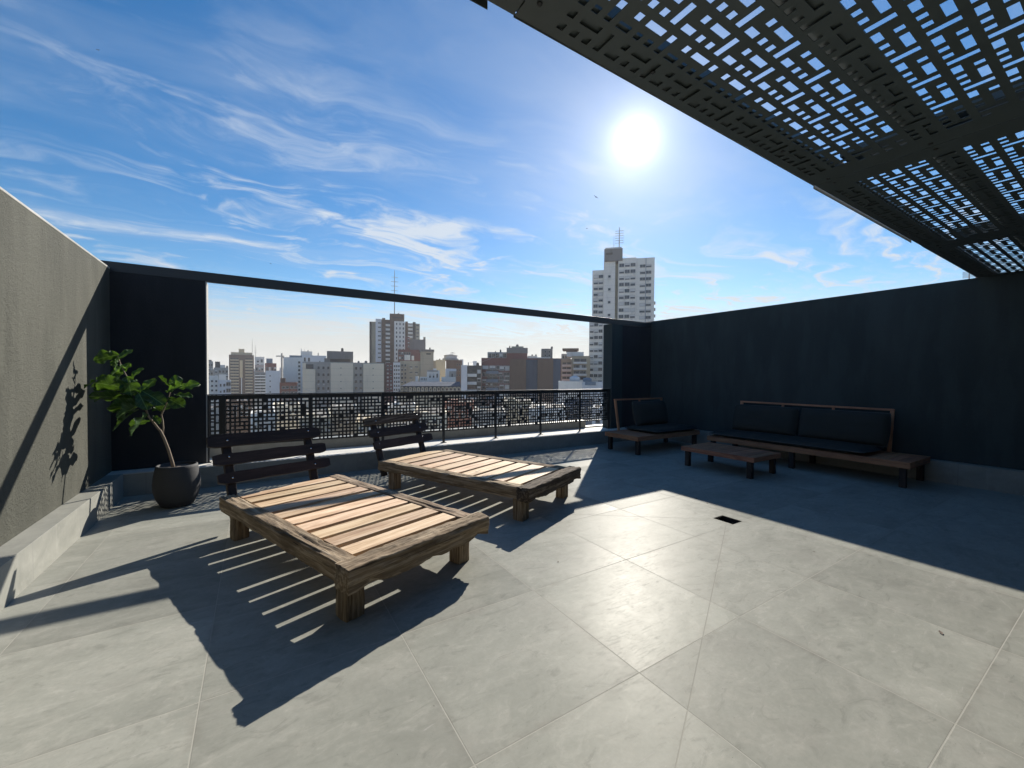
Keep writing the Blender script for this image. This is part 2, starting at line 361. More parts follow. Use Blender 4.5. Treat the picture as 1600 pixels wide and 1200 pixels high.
class MB:
    """collects boxes and sweeps into ONE mesh, with grain coordinates and a per-board random number"""
    def __init__(s): s.v = []; s.f = []; s.mi = []; s.gc = []; s.tn = []
    def add(s, vs, fs, mi=0, gc=None, tn=0.5):
        n = len(s.v); s.v += [Vector(q) for q in vs]; s.f += [[i+n for i in f] for f in fs]; s.mi += [mi]*len(fs)
        s.gc += [Vector(q) for q in (gc or vs)]; s.tn += [tn]*len(vs)
    def box(s, x0, x1, y0, y1, z0, z1, mi=0, axis=0, tn=.5, mw=None, bev=0):
        """box, optionally chamfered"""
        c = [((x0+x1)/2), ((y0+y1)/2), ((z0+z1)/2)]; h = [abs(x1-x0)/2, abs(y1-y0)/2, abs(z1-z0)/2]
        if bev <= 0:
            vs = [Vector((c[0]+sx*h[0], c[1]+sy*h[1], c[2]+sz*h[2])) for sz in (-1, 1) for sy in (-1, 1) for sx in (-1, 1)]
            fs = [[0, 2, 3, 1], [4, 5, 7, 6], [0, 1, 5, 4], [2, 6, 7, 3], [0, 4, 6, 2], [1, 3, 7, 5]]
        else:
            bm = bmesh.new(); bmesh.ops.create_cube(bm, size=2)
            for q in bm.verts: q.co = Vector((c[0]+q.co.x*h[0], c[1]+q.co.y*h[1], c[2]+q.co.z*h[2]))
            bmesh.ops.bevel(bm, geom=bm.edges[:], offset=min(bev, min(h)*.8), segments=2, profile=.6, affect='EDGES')
            bm.verts.index_update(); vs = [q.co.copy() for q in bm.verts]; fs = [[q.index for q in fa.verts] for fa in bm.faces]; bm.free()
        order = {0: (0, 1, 2), 1: (1, 0, 2), 2: (2, 0, 1)}[axis]
        gc = [Vector((q[order[0]], q[order[1]], q[order[2]])) for q in vs]
        if mw is not None: vs = [mw @ q for q in vs]
        s.add(vs, fs, mi, gc, tn)
    def tube(s, pts, rad, seg=10, mi=0, cap=True):
        pts = [Vector(p) for p in pts]; n = len(pts); rs = rad if hasattr(rad, '__len__') else [rad]*n
        vs = []; gc = []; a = None; L = 0
        for i, p in enumerate(pts):
            t = (pts[min(i+1, n-1)]-pts[max(i-1, 0)]).normalized()
            if a is None: a = t.orthogonal().normalized()
            else: a = (a-t*a.dot(t)).normalized()
            b = t.cross(a)
            if i: L += (p-pts[i-1]).length
            for k in range(seg):
                q = 2*pi*k/seg; vs.append(p+(a*cos(q)+b*sin(q))*rs[i]); gc.append(Vector((L, cos(q)*rs[i], sin(q)*rs[i])))
        fs = [[i*seg+k, i*seg+(k+1) % seg, (i+1)*seg+(k+1) % seg, (i+1)*seg+k] for i in range(n-1) for k in range(seg)]
        if cap: fs += [list(range(seg))[::-1], [(n-1)*seg+k for k in range(seg)]]
        s.add(vs, fs, mi, gc)
    def lathe(s, prof, seg=40, mi=0, c=(0, 0)):
        vs = [Vector((c[0]+r*cos(2*pi*k/seg), c[1]+r*sin(2*pi*k/seg), z)) for r, z in prof for k in range(seg)]
        n = len(prof)
        fs = [[i*seg+k, i*seg+(k+1) % seg, (i+1)*seg+(k+1) % seg, (i+1)*seg+k] for i in range(n-1) for k in range(seg)]
        s.add(vs, fs, mi)
    def build(s, name, m, parent=None, smooth=False, mw=None, grain=False):
        me = mesh(name, s.v, s.f, s.mi)
        if grain:
            a = me.attributes.new('gc', 'FLOAT_VECTOR', 'POINT'); a.data.foreach_set('vector', [c for q in s.gc for c in q])
            t = me.attributes.new('tn', 'FLOAT', 'POINT'); t.data.foreach_set('value', s.tn)
        return finish(name, me, m, parent, smooth, mw)

def rough_beam(mb, p, L, w, h, axis, seed, amp=.008, tn=.5, notches=(), nu=70):
    """an old hewn beam: rounded rectangular section swept along L, edges eaten away"""
    rnd = random.Random(seed); nv = 56; nu = int(nu*2.6); vs = []; gc = []
    def sec(k):
        q = k/nv*4; side = int(q); f = q-side
        if side == 0: return (-1+2*f, -1)
        if side == 1: return (1, -1+2*f)
        if side == 2: return (1-2*f, 1)
        return (-1, 1-2*f)
    for i in range(nu+1):
        u = i/nu*L
        for k in range(nv):
            a, b = sec(k); e = min(1-abs(a), 1-abs(b)) + max(0, .0)
            cornerness = abs(a)*abs(b)
            A, B = a*w/2, b*h/2
            co = Vector((u*2.2, A*9+seed*3.1, B*9))
            n = noise.fractal(co*2.0, 1.0, 2.0, 4); n2 = noise.fractal(Vector((u*9, A*26, B*26+seed)), 1, 2, 3)
            gr = noise.fractal(Vector((u*1.6+seed, A*75, B*75)), 1, 2, 3); ck = noise.noise(Vector((u*1.1+seed*2, A*45+5, B*45)))
            d = amp*(n*.75+n2*.55) - (.0015 if axis == 2 else .0045)*max(0, gr-.05)*(1+amp*60) - (.011 if ck > .42 and axis != 2 else 0)*min(1, (ck-.42)*9) - .004*cornerness**6 - max(0, noise.noise(Vector((u*5.5, a*2+seed*7, b*2)))-.25)*amp*5*cornerness**2
            for (nu_, wd, ac, bc, dep) in notches:
                t = max(0, 1-abs(u-nu_)/wd)*max(0, 1-abs(a-ac)/.9)*max(0, 1-abs(b-bc)/.9)
                d -= dep*t
            ln = sqrt(a*a+b*b); A += a/ln*d; B += b/ln*d
            uu = u + (noise.noise(Vector((seed, A*14, B*14)))*.012 if i in (0, nu) else 0)
            vs.append((uu, A, B)); gc.append(Vector((u, A, B)))
    fs = [[i*nv+k, i*nv+(k+1) % nv, (i+1)*nv+(k+1) % nv, (i+1)*nv+k] for i in range(nu) for k in range(nv)]
    # caps as fans
    for i in (0, nu):
        c = len(vs); u = vs[i*nv][0]; vs.append((u, 0, 0)); gc.append(Vector((u, 0, 0)))
        for k in range(nv):
            t = [c, i*nv+k, i*nv+(k+1) % nv]; fs.append(t if i else t[::-1])
    out = []
    for (u, A, B) in vs:
        out.append(Vector((p[0]+u, p[1]+A, p[2]+B)) if axis == 0 else (Vector((p[0]+A, p[1]+u, p[2]+B)) if axis == 1 else Vector((p[0]+A, p[1]+B, p[2]+u))))
    if axis == 1: fs = [f[::-1] for f in fs]
    mb.add(out, fs, 0, gc, tn)

def perforated(nx, ny, xs, ys, t, hole, O, U, V, Wn):
    """sheet with real cut-outs on a lattice: hole(i,j)->bool; O + x*U + y*V, thickness t along Wn"""
    idx = {}; vs = []; fs = []
    def vid(i, j, k):
        q = (i, j, k)
        if q not in idx:
            idx[q] = len(vs); vs.append(O+U*xs[i]+V*ys[j]+Wn*(t*k))
        return idx[q]
    sol = [[not hole(i, j) for j in range(ny)] for i in range(nx)]
    def S_(i, j): return 0 <= i < nx and 0 <= j < ny and sol[i][j]
    for i in range(nx):
        for j in range(ny):
            if not sol[i][j]: continue
            for k in (0, 1):
                f = [vid(i, j, k), vid(i+1, j, k), vid(i+1, j+1, k), vid(i, j+1, k)]; fs.append(f if k else f[::-1])
            if not S_(i-1, j): fs.append([vid(i, j, 0), vid(i, j, 1), vid(i, j+1, 1), vid(i, j+1, 0)])
            if not S_(i+1, j): fs.append([vid(i+1, j, 0), vid(i+1, j+1, 0), vid(i+1, j+1, 1), vid(i+1, j, 1)])
            if not S_(i, j-1): fs.append([vid(i, j, 0), vid(i+1, j, 0), vid(i+1, j, 1), vid(i, j, 1)])
            if not S_(i, j+1): fs.append([vid(i, j+1, 0), vid(i, j+1, 1), vid(i+1, j+1, 1), vid(i+1, j+1, 0)])
    return vs, fs
def cnc(ix, iy):
    g_, r = divmod(iy, 4); x = (ix+2*g_) % 9
    if r == 0: return x in (0, 1, 3, 5, 7)
    if r == 1: return x == 7
    if r == 2: return x in (1, 3, 4, 5, 7)
    return False

# ------------------------------------------------------------------ terrace floor
XL, YB, XR, ZT = -1.315, 6.47, 8.15, -2.6
def build_floor():
    vs = []; fs = []
    xs = [-1.7, DR[0]-.085, DR[0]+.085, 8.5]; ys = [-3.0, DR[1]-.105, DR[1]+.105, 7.098]
    for j in range(4):
        for i in range(4): vs.append((xs[i], ys[j], 0))
    for j in range(3):
        for i in range(3):
            if (i, j) != (1, 1): fs.append([j*4+i, j*4+i+1, (j+1)*4+i+1, (j+1)*4+i])
    n = len(vs); vs += [(xs[0], ys[0], -.35), (xs[3], ys[0], -.35), (xs[3], ys[3], -.35), (xs[0], ys[3], -.35)]
    fs += [[n+3, n+2, n+1, n], [0, n, n+1, 3], [3, n+1, n+2, 15], [15, n+2, n+3, 12], [12, n+3, n, 0]]
    tag(finish('terrace_floor', mesh('terrace_floor', vs, fs), M['floor']), kind='structure')
    d = empty('floor_drain', (DR[0], DR[1], 0), 0, label='open black square drain hole in the grey tiles beside the shade line', cat='drain')
    b = MB(); b.box(-.083, .083, -.103, .103, -.12, -.112)
    for s_ in (-1, 1):
        b.box(s_*.083, s_*.079, -.103, .103, -.112, -.004); b.box(-.079, .079, s_*.103, s_*.099, -.112, -.004)
    b.build('sump', M['pit'], d)
    b = MB(); b.lathe([(.03, -.111), (.03, -.09), (.036, -.09), (.036, -.111)], 20); b.build('outlet_pipe', M['metal'], d)
build_floor()

def thing_box(name, boxes, m, label, cat, bev=0, **k):
    b = MB()
    for q in boxes: b.box(*q, bev=bev)
    return tag(b.build(name, m), label=label, cat=cat, **k)

CZ = .272
thing_box('tiled_curb', [(-1.468, XL, -2.9, YB, -.01, CZ)], M['curb'], 'pale tiled curb along the foot of the sunlit grey wall', 'curb', .003)
def back_curb():
    w = empty('tiled_curb', (3, 6.78, 0), 0, label='long tiled curb under the perforated railing', cat='curb')
    b = MB(); b.box(-4.468, 5.15, YB+.004-6.78, .315, -.01, CZ-.012, bev=.003); b.build('curb_face', M['curb'], w)
    b = MB(); b.box(-4.468, 5.15, YB+.001-6.78, .315, CZ-.0115, CZ, bev=.003); b.build('sunlit_top_layer', M['cap'], w)  # curb top as a paler layer, its strong sunlight put into the colour
back_curb()
thing_box('tiled_curb', [(8.15, 8.298, -2.6, YB-.001, -.01, .30)], M['curb'], 'shaded curb along the foot of the slate wall behind the sofa', 'curb', .003)
thing_box('outer_parapet', [(-.55, 6.5, 7.1, 7.26, -.3, .445), (6.5, 8.3, 7.1, 7.26, -.3, .30)], M['curb'], 'low pale parapet just outside the perforated railing', 'parapet', .004)

# left wall with coping
def left_wall():
    w = empty('stucco_wall', (-1.57, 2, 0), 0, label='rough grey stucco wall in full sun with plant shadow', cat='wall')
    b = MB(); b.box(-.1, .102, -4.9, 4.94, -.3, 2.70); b.build('wall_face', M['wall'], w)
    b = MB(); rnd = random.Random(4)
    y = -4.9
    b.box(-.115, .104, -4.9, 4.9, 2.702, 2.722, bev=.004)
    b.build('coping', M['coping'], w)
left_wall()
def back_left():
    w = empty('black_wall', (-1.0, 6.83, 0), 0, label='black wall panel in shade behind the potted fig', cat='wall')
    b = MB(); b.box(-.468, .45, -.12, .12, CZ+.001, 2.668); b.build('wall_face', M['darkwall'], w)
    b = MB(); b.box(.4505, .462, -.118, .122, CZ+.001, 2.667); b.build('sunlit_end_face', M['coping'], w)  # end face of the wall, its sunlit look put in as paler colour
back_left()
def back_right():
    w = empty('slate_pier', (7.5, 6.83, 0), 0, label='slate pier at the right end of the perforated railing', cat='pier')
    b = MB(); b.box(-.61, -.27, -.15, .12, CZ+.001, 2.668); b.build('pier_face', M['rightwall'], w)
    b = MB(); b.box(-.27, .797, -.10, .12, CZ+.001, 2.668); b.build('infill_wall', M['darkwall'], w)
back_right()
bb = thing_box('steel_beam', [(-1.56, 8.29, 6.72, 6.80, 2.672, 2.795)], M['metal'], 'long black steel beam spanning above the railing', 'beam', .004)
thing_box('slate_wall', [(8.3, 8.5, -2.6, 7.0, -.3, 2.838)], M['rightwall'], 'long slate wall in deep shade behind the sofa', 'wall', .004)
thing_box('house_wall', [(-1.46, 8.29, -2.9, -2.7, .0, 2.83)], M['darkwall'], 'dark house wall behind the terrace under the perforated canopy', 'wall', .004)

# ------------------------------------------------------------------ railing
def railing():
    r = empty('perforated_railing', (0, 6.75, CZ), 0, label='black railing of laser cut perforated panels', cat='railing')
    z0, z1 = .475, 1.172; posts = [-.36+1.06*k for k in range(7)]
    u = .0270; rp = random.Random(8)
    ends = [-.53]+posts+[6.88]
    rows = int((z1-z0-.03)/u)
    for a, b in zip(ends[:-1], ends[1:]):
        a += .002; b -= .002; n = int((b-a)/u); ex = ((b-a)-n*u)/2
        xs = [a]+[a+ex+i*u for i in range(n+1)]+[b]; ys = [z0]+[z0+.012+j*u for j in range(rows+1)]+[z1-.004]
        off = int(round((a+ex)/u))
        nx, ny = len(xs)-1, len(ys)-1
        # square holes on a lattice, some joined into bars
        nx = nx-(nx % 2 == 0); xs = xs[:nx]+[b]; HL = set(); used = set()
        for j in range(1, ny-1, 2):
            for i in range(2, nx-2, 2):
                if (i, j) in used: continue
                q = rp.random(); 
                if rp.random() < .07: continue
                HL.add((i, j))
                if q < .15 and i+2 < nx-2 and (i+2, j) not in used: HL |= {(i+1, j), (i+2, j)}; used.add((i+2, j))
                elif q < .27 and j+2 < ny-1 and (i, j+2) not in used: HL |= {(i, j+1), (i, j+2)}; used.add((i, j+2))
        for k in range(1, len(xs)-1):
            xs[k] += (-.0018 if k % 2 == 0 else .0018)
        for k in range(1, len(ys)-1):
            ys[k] += (-.0018 if k % 2 == 1 else .0018)
        def hole(i, j): return (i, j) in HL
        v, f = perforated(nx, ny, xs, ys, .003, hole, Vector((0, 0, -CZ)), Vector((1, 0, 0)), Vector((0, 0, 1)), Vector((0, 1, 0)))
        finish('panel', mesh('panel', v, f), M['metal'], r)
    for p in posts+[-.535, 6.865]:
        b = MB(); b.box(p-.02, p+.02, -.022, -.0005 if p not in (-.535,) else -.0005, 0.004, z1-CZ-.002, bev=.002)
        b.build('post', M['metal'], r)
        b = MB(); b.box(p-.04, p+.04, -.05, .03, 0, .008, bev=.001); b.build('base_plate', M['metal'], r)
    b = MB(); b.box(-.55, 6.886, -.026, .024, z1-CZ, z1-CZ+.012, bev=.002); b.build('handrail', M['metal'], r)
    b = MB(); b.box(-.55, 6.886, .0035, .022, z0-CZ-.004, z0-CZ+.018, bev=.002); b.build('bottom_rail', M['metal'], r)
railing()

# ------------------------------------------------------------------ perforated canopy
def canopy():
    Z = 2.842; r = empty('perforated_canopy', (4, -.6, Z), 0, label='dark canopy of laser cut perforated sheets overhead', cat='canopy')
    u = .0325; O = Vector((-4, .6, 0))
    ye, yb = 1.355, -2.75
    joints = [-1.4, .85, 3.43, 6.05, 8.42]
    for a, b in zip(joints[:-1], joints[1:]):
        a += .003; b -= .003
        n = int((b-a)/u); ex = ((b-a)-n*u)/2; xs = [a]+[a+ex+i*u for i in range(n+1)]+[b]
        m = int((ye-yb)/u); ys = [ye]+[ye-.012-j*u for j in range(m)]+[yb]
        ys = ys[::-1]; nx, ny = len(xs)-1, len(ys)-1
        ox = int(round((a+ex-1.346)/u))
        def hole(i, j):
            jj = ny-j          # counted from the front edge
            if i < 6 or i > nx-7 or jj < 3 or j < 4: return False
            return cnc(i-1+ox, jj+1)
        v, f = perforated(nx, ny, xs, ys, .003, hole, O, Vector((1, 0, 0)), Vector((0, 1, 0)), Vector((0, 0, 1)))
        ps = finish('perforated_sheet', mesh('perforated_sheet', v, f), M['roofmetal'], r)
        for xx in (a+.05, (a+b)/2-.6, (a+b)/2+.6, b-.05):
            for yy in (1.26, .75, -.02):
                bl = MB(); bl.tube([(xx-4, yy+.6, .0), (xx-4, yy+.6, -.004), (xx-4, yy+.6, -.006)], [.011, .011, .006], 8)
                bl.build('rivet', M['metal'], ps, True)
    # flat beams lying on top of the sheets, they close some of the holes
    for (y0, y1) in ((1.17, 1.35), (.69, .80), (-.10, .05), (-.80, -.65), (-1.50, -1.35), (-2.20, -2.05), (-2.7, -2.55)):
        q = MB(); q.box(-1.4-4, 8.45-4, y0+.6, y1+.6, .012, .072, bev=.003); q.build('beam', M['roofmetal'], r)
    for x in joints[1:-1]:
        q = MB(); q.box(x-.15-4, x+.15-4, yb+.6, 1.16+.6, .074, .12, bev=.003); q.build('cross_beam', M['roofmetal'], r)
    # turned down front edges, not quite in line from sheet to sheet
    for a, b, dz, dy in ((-1.4, .735, -.030, .0), (.85, 3.42, -.004, .0), (3.44, 5.62, -.012, .012), (5.9, 8.29, -.003, -.004)):
        q = MB(); q.box(a-4, b-4, 1.357+.6+dy, 1.360+.6+dy, dz, .014); q.build('edge_flange', M['roofmetal'], r)
canopy()

# ------------------------------------------------------------------ day beds
def daybed(origin, th, seed, label, boards, posts, L=2.20):
    rnd = random.Random(seed); Wd, ZTOP = 1.135, .346
    r = empty('timber_daybed', (origin[0], origin[1], 0), th, label=label, cat='daybed', group='old timber daybeds on the terrace')
    bw, bh = .125, .125
    # side beams, foot beam, head beam
    for x, sd in ((bw/2, 1), (Wd-bw/2, 2)):
        b = MB(); rough_beam(b, (x, bw+.004, ZTOP-bh/2-.003), L-bw-.004, bw, bh, 1, seed+sd, .0065, .45+.1*sd*rnd.random(),
                             [(.36, .12, .6 if sd == 1 else -.6, .9, .02)], 90)
        b.build('side_beam', M['sleeper'], r, True, None, True)
    b = MB(); rough_beam(b, (-.022, bw/2-.018, ZTOP-bh/2), Wd+.045, bw+.03, bh+.02, 0, seed+5, .011, .5,
                         [(.95, .1, .0, -1, .03), (.15, .1, -.9, -.9, .03), (Wd-.05, .1, -1, -1, .04), (.62, .08, -1, -1, .018)], 80)
    tag(b.build('foot_beam', M['charred' if seed == 37 else 'sleeper'], r, True, None, True), 'chipped charred foot beam' if seed == 37 else None)
    b = MB(); b.box(bw+.003, Wd-bw-.003, L-.05, L-.005, ZTOP-.14, ZTOP-.03, 0, 0, .2, bev=.004); b.build('head_board', M['boardwood'], r, False, None, True)
    # bearers below the slats
    for x in (bw+.025, Wd-bw-.025):
        b = MB(); b.box(x-.02, x+.02, bw+.01, L-.06, ZTOP-.085, ZTOP-.037, 0, 1, .4, bev=.003); b.build('bearer', M['slat'], r, False, None, True)
    b = MB(); ns = 10; y0 = bw+.035; pitch = (L-y0)/ns
    for i in range(ns):
        ya = y0+i*pitch; g_ = .046+rnd.uniform(-.010, .010); sk = rnd.uniform(-.007, .007)
        mw = Matrix.Translation((Wd/2, ya+pitch/2, ZTOP-.022)) @ Matrix.Rotation(sk, 4, 'Z') @ Matrix.Rotation(rnd.uniform(-.008, .008), 4, 'X')
        hw = (pitch-g_)/2
        b.box(-Wd/2+bw-.002+rnd.uniform(-.0, .006), Wd/2-bw+.002-rnd.uniform(0, .006), -hw, hw, -.012, .014+rnd.uniform(-.002, .003), 0, 0, rnd.random(), mw, .0035)
    b.build('slats', M['slat'], r, False, None, True)
    # legs
    for i, (x, y, w_) in enumerate(((.085, .135, .125), (Wd-.12, .15, .115), (.09, L-.22, .12), (Wd-.10, L-.20, .115))):
        b = MB(); rough_beam(b, (x+.0, y, .0), ZTOP-bh-.008, w_, w_, 2, seed+10+i, .005, .35+.2*rnd.random(), [], 24)
        b.build('leg', M['sleeper'], r, True, None, True)
    # reclining back: two posts and three boards, bolted
    lean = .36
    def by(z): return L+.045+(z-.25)*lean
    br = empty('backrest', (0, 0, 0)); br.parent = r
    rotx = Matrix.Rotation(-math.atan(lean), 4, 'X')
    for px_ in posts:
        b = MB(); mw = Matrix.Translation((px_, by(.5), .5)) @ rotx
        b.box(-.038, .038, -.002, .045, -.40, .345, 0, 2, .3, mw, .006); b.build('post', M['boardwood'], br, False, None, True)
    for (xa, xb, zc, hh, dx) in boards:
        b = MB(); n = 34; ha = hh/2
        vs = []; gc = []
        for i in range(n+1):
            x = xa+(xb-xa)*i/n; e = 1-.25*max(0, 1-min(i, n-i)/1.6)
            tp = ha*e+.006*noise.noise(Vector((x*6, zc*9, seed))); bt = -ha*e+.006*noise.noise(Vector((x*7, zc*5+9, seed)))
            th_ = -.034+.003*noise.noise(Vector((x*9, 3, zc)))
            ring = [(-.003, bt), (-.003, tp), (th_, tp-.004), (th_, bt+.004)]
            for (yy, zz) in ring: vs.append(Vector((x, yy, zz+dx*(x-xa)))); gc.append(Vector((x, zz, yy)))
        fs = [[i*4+k, i*4+(k+1) % 4, (i+1)*4+(k+1) % 4, (i+1)*4+k] for i in range(n) for k in range(4)]
        fs += [[3, 2, 1, 0], [n*4+k for k in range(4)]]
        fs = [f[::-1] for f in fs]
        mw = Matrix.Translation((0, by(zc), zc)) @ rotx
        b.add([mw @ q for q in vs], fs, 0, gc, rnd.random()); b.build('backboard', M['charred' if seed == 37 and zc > .75 else 'boardwood'], br, False, None, True)
        for px_ in posts:
            q = MB(); c = mw @ Vector((px_+rnd.uniform(-.012, .012), -.036, rnd.uniform(-.01, .02)+dx*(px_-xa)))
            d_ = (mw.to_3x3() @ Vector((0, -1, 0)))
            q.tube([c+d_*-.004, c+d_*.004, c+d_*.006], [.0085, .0085, .004], 10); q.build('bolt', M['bolt'], br, True)
    return r
daybed((.448, 2.435), radians(19.3), 11, 'nearer daybed, pale slats between rough brown sleeper beams',
       [(-.03, 1.02, .81, .125, -.01), (.0, 1.06, .64, .115, -.01), (.02, 1.08, .47, .11, 0)], (.13, .90))
daybed((2.265, 3.29), radians(23.5), 37, 'farther daybed with a chipped charred beam at its foot',
       [(-.05, .96, .825, .11, .02), (0.0, 1.02, .67, .12, .0), (.03, 1.08, .515, .12, 0.0)], (.12, .88), 2.30)

# ------------------------------------------------------------------ potted fiddle leaf fig
RAYS = lambda x, y: (fw+rt*((x-800)/FPX)+up*((600-y)/FPX))
def at(x, y, Y):
    d = RAYS(x, y); return Vector((0, 0, H))+d*(Y/d.y)
def plant():
    base = Vector((-.735, 5.78, 0))
    r = empty('fig_pot', base, 0, label='round charcoal planter standing before the black wall', cat='planter')
    b = MB(); b.lathe([(.0, .0), (.125, .0), (.145, .012), (.185, .09), (.208, .18), (.212, .25), (.204, .34), (.188, .42), (.183, .448), (.172, .454), (.163, .445), (.166, .40), (.0, .40)], 64)
    b.build('vessel', M['pot'], r, True)
    b = MB()
    n = 40; vs = [Vector((0, 0, .42))]; 
    for k in range(1, 7):
        for i in range(n):
            q = 2*pi*i/n; rr = .163*k/6; vs.append(Vector((rr*cos(q), rr*sin(q), .42+.012*noise.noise(Vector((rr*20*cos(q), rr*20*sin(q), 3))))))
    fs = [[0, 1+i, 1+(i+1) % n] for i in range(n)]
    for k in range(5): fs += [[1+k*n+i, 1+(k+1)*n+i, 1+(k+1)*n+(i+1) % n, 1+k*n+(i+1) % n] for i in range(n)]
    b.add(vs, fs); b.build('soil', M['soil'], r, True)
    t = empty('fiddle_leaf_fig', base+Vector((0, 0, .42)), 0, label='leaning fiddle leaf fig with big glossy leaves growing in the charcoal planter', cat='plant')
    To = t.location.copy()
    def A(x, y, dY=0): return at(x, y, 5.78+dY)-To
    b = MB()
    tr = [A(272, 735), A(269, 722), A(263, 702), A(256, 684), A(250, 672)]
    b.tube(tr, [.017, .0155, .014, .013, .012], 12)
    lb = [A(250, 673), A(243, 664), A(233, 652, -.02), A(228, 640, -.03), A(219, 622, -.05), A(208, 603, -.03), A(196, 585), A(188, 568, .03), A(184, 556, .03)]
    b.tube(lb, [.011, .0105, .0095, .009, .008, .007, .006, .005, .004], 10)
    rb = [A(254, 681), A(255, 668, .03), A(254, 656, .05), A(252, 648, .06), A(258, 636, .05), A(263, 622, .04), A(268, 606, .05)]
    b.tube(rb, [.009, .0085, .008, .007, .006, .005, .004], 10)
    tb = [A(236, 655), A(231, 660, -.05), A(238, 663, .03)]
    b.build('trunk', M['bark'], t, True)
    rnd = random.Random(5)
    def leaf(a, tip, wd, roll=0, bend=.16, tn=.5, cup=.25):
        ax = tip-a; L = ax.length; ax.normalize()
        side = ax.cross(Vector((0, 0, 1)))
        if side.length < .1: side = ax.cross(Vector((0, 1, 0)))
        side.normalize(); side = Matrix.Rotation(roll, 3, ax) @ side; nrm = side.cross(ax).normalized()
        n, m = 20, 10; vs = []; gc = []
        for i in range(n+1):
            s_ = i/n
            # fiddle outline: narrow waist, broad rounded end
            w_ = (sin(pi*min(1, s_*1.0)**.9)**.55)*(0.62+.55*s_-.18*math.exp(-((s_-.35)/.16)**2)) if 0 < s_ < 1 else 0
            w_ = w_*wd/2*.92
            drop = -bend*L*(s_*s_)
            for j in range(m+1):
                q = j/m*2-1
                wav = .022*sin(s_*16+q*2+tn*20)*abs(q)**2*wd*3+.006*noise.noise(Vector((s_*7, q*3, tn*30)))
                p = a+ax*(s_*L)+side*(q*w_)+nrm*(drop+cup*w_*abs(q)**1.4+wav)
                vs.append(p); gc.append(Vector((s_*L, q*w_, 0)))
        fs = [[i*(m+1)+j, (i+1)*(m+1)+j, (i+1)*(m+1)+j+1, i*(m+1)+j+1] for i in range(n) for j in range(m)]
        q = MB(); q.add(vs, fs, 0, gc, tn); q.build('leaf', M['leaf'], t, True, None, True)
    z6 = lambda a, c, dY=0: A(100+a*.2333, 530+c*.2333, dY)
    # (attach, tip, width px in the enlarged view, depth of attach, depth of tip, roll, tone)
    LV = [((370, 105), (188, 130), 95, .0, -.10, .9, .6), ((345, 150), (448, 52), 45, 0, .1, .3, .8), ((350, 190), (330, 130), 50, 0, -.06, 1, .9),
          ((385, 235), (432, 150), 50, 0, .1, .2, .9), ((400, 230), (175, 330), 115, -.02, -.18, .7, .6), ((240, 260), (128, 325), 80, -.12, -.2, .2, 1.),
          ((440, 285), (180, 305), 80, -.02, .10, .2, .2), ((430, 350), (190, 395), 60, -.03, -.15, .25, .5), ((490, 275), (385, 350), 85, -.03, -.15, .9, .5),
          ((440, 275), (515, 178), 42, 0, .1, .2, 1.), ((505, 370), (608, 258), 60, .0, .12, .35, .9), ((488, 385), (500, 325), 36, 0, -.06, .5, 1.),
          ((545, 440), (283, 450), 115, -.04, -.22, .8, .5), ((500, 470), (300, 590), 80, -.03, -.12, .3, .4), ((560, 500), (430, 640), 130, -.05, -.2, .9, .4),
          ((520, 345), (665, 420), 95, .02, -.15, .4, .1), ((700, 300), (790, 262), 80, .05, .05, 1.1, .2), ((705, 320), (650, 245), 70, .05, .12, .9, .15),
          ((690, 345), (765, 300), 90, .04, -.08, 1., .9), ((770, 330), (897, 288), 75, .05, .0, .8, .6), ((740, 370), (858, 378), 60, .04, -.05, .3, .3),
          ((700, 400), (800, 450), 85, .04, -.08, .8, .15), ((720, 390), (640, 480), 85, .04, .1, .6, .2), ((590, 480), (670, 455), 55, 0, .12, .4, .8),
          ((570, 470), (555, 400), 60, 0, .1, .7, .3), ((470, 310), (300, 345), 60, -.03, .16, .1, .2), ((410, 190), (350, 215), 50, 0, .14, .6, .7),
          ((600, 510), (640, 560), 40, .02, -.06, .5, .3), ((430, 330), (205, 285), 115, -.10, -.24, .9, .5), ((470, 400), (165, 372), 95, -.08, -.22, .5, .35), ((500, 450), (330, 510), 115, -.10, -.26, .9, .3), ((420, 250), (455, 370), 95, -.10, -.16, .5, .45), ((395, 180), (300, 240), 80, -.08, -.18, .7, .7), ((500, 360), (560, 470), 90, -.08, -.16, .5, .25), ((570, 540), (455, 560), 70, -.03, .14, .5, .3),
          ((650, 440), (575, 395), 70, .02, .15, .5, .3), ((545, 420), (470, 340), 60, -.02, .2, .5, .3)]
    for (a, tp, w_, d0, d1, rl, tn) in LV:
        leaf(z6(*a, d0), z6(*tp, d1), w_*.2333*5.0/638*1.18, rl+rnd.uniform(-.15, .15), rnd.uniform(.05, .2), tn)
plant()

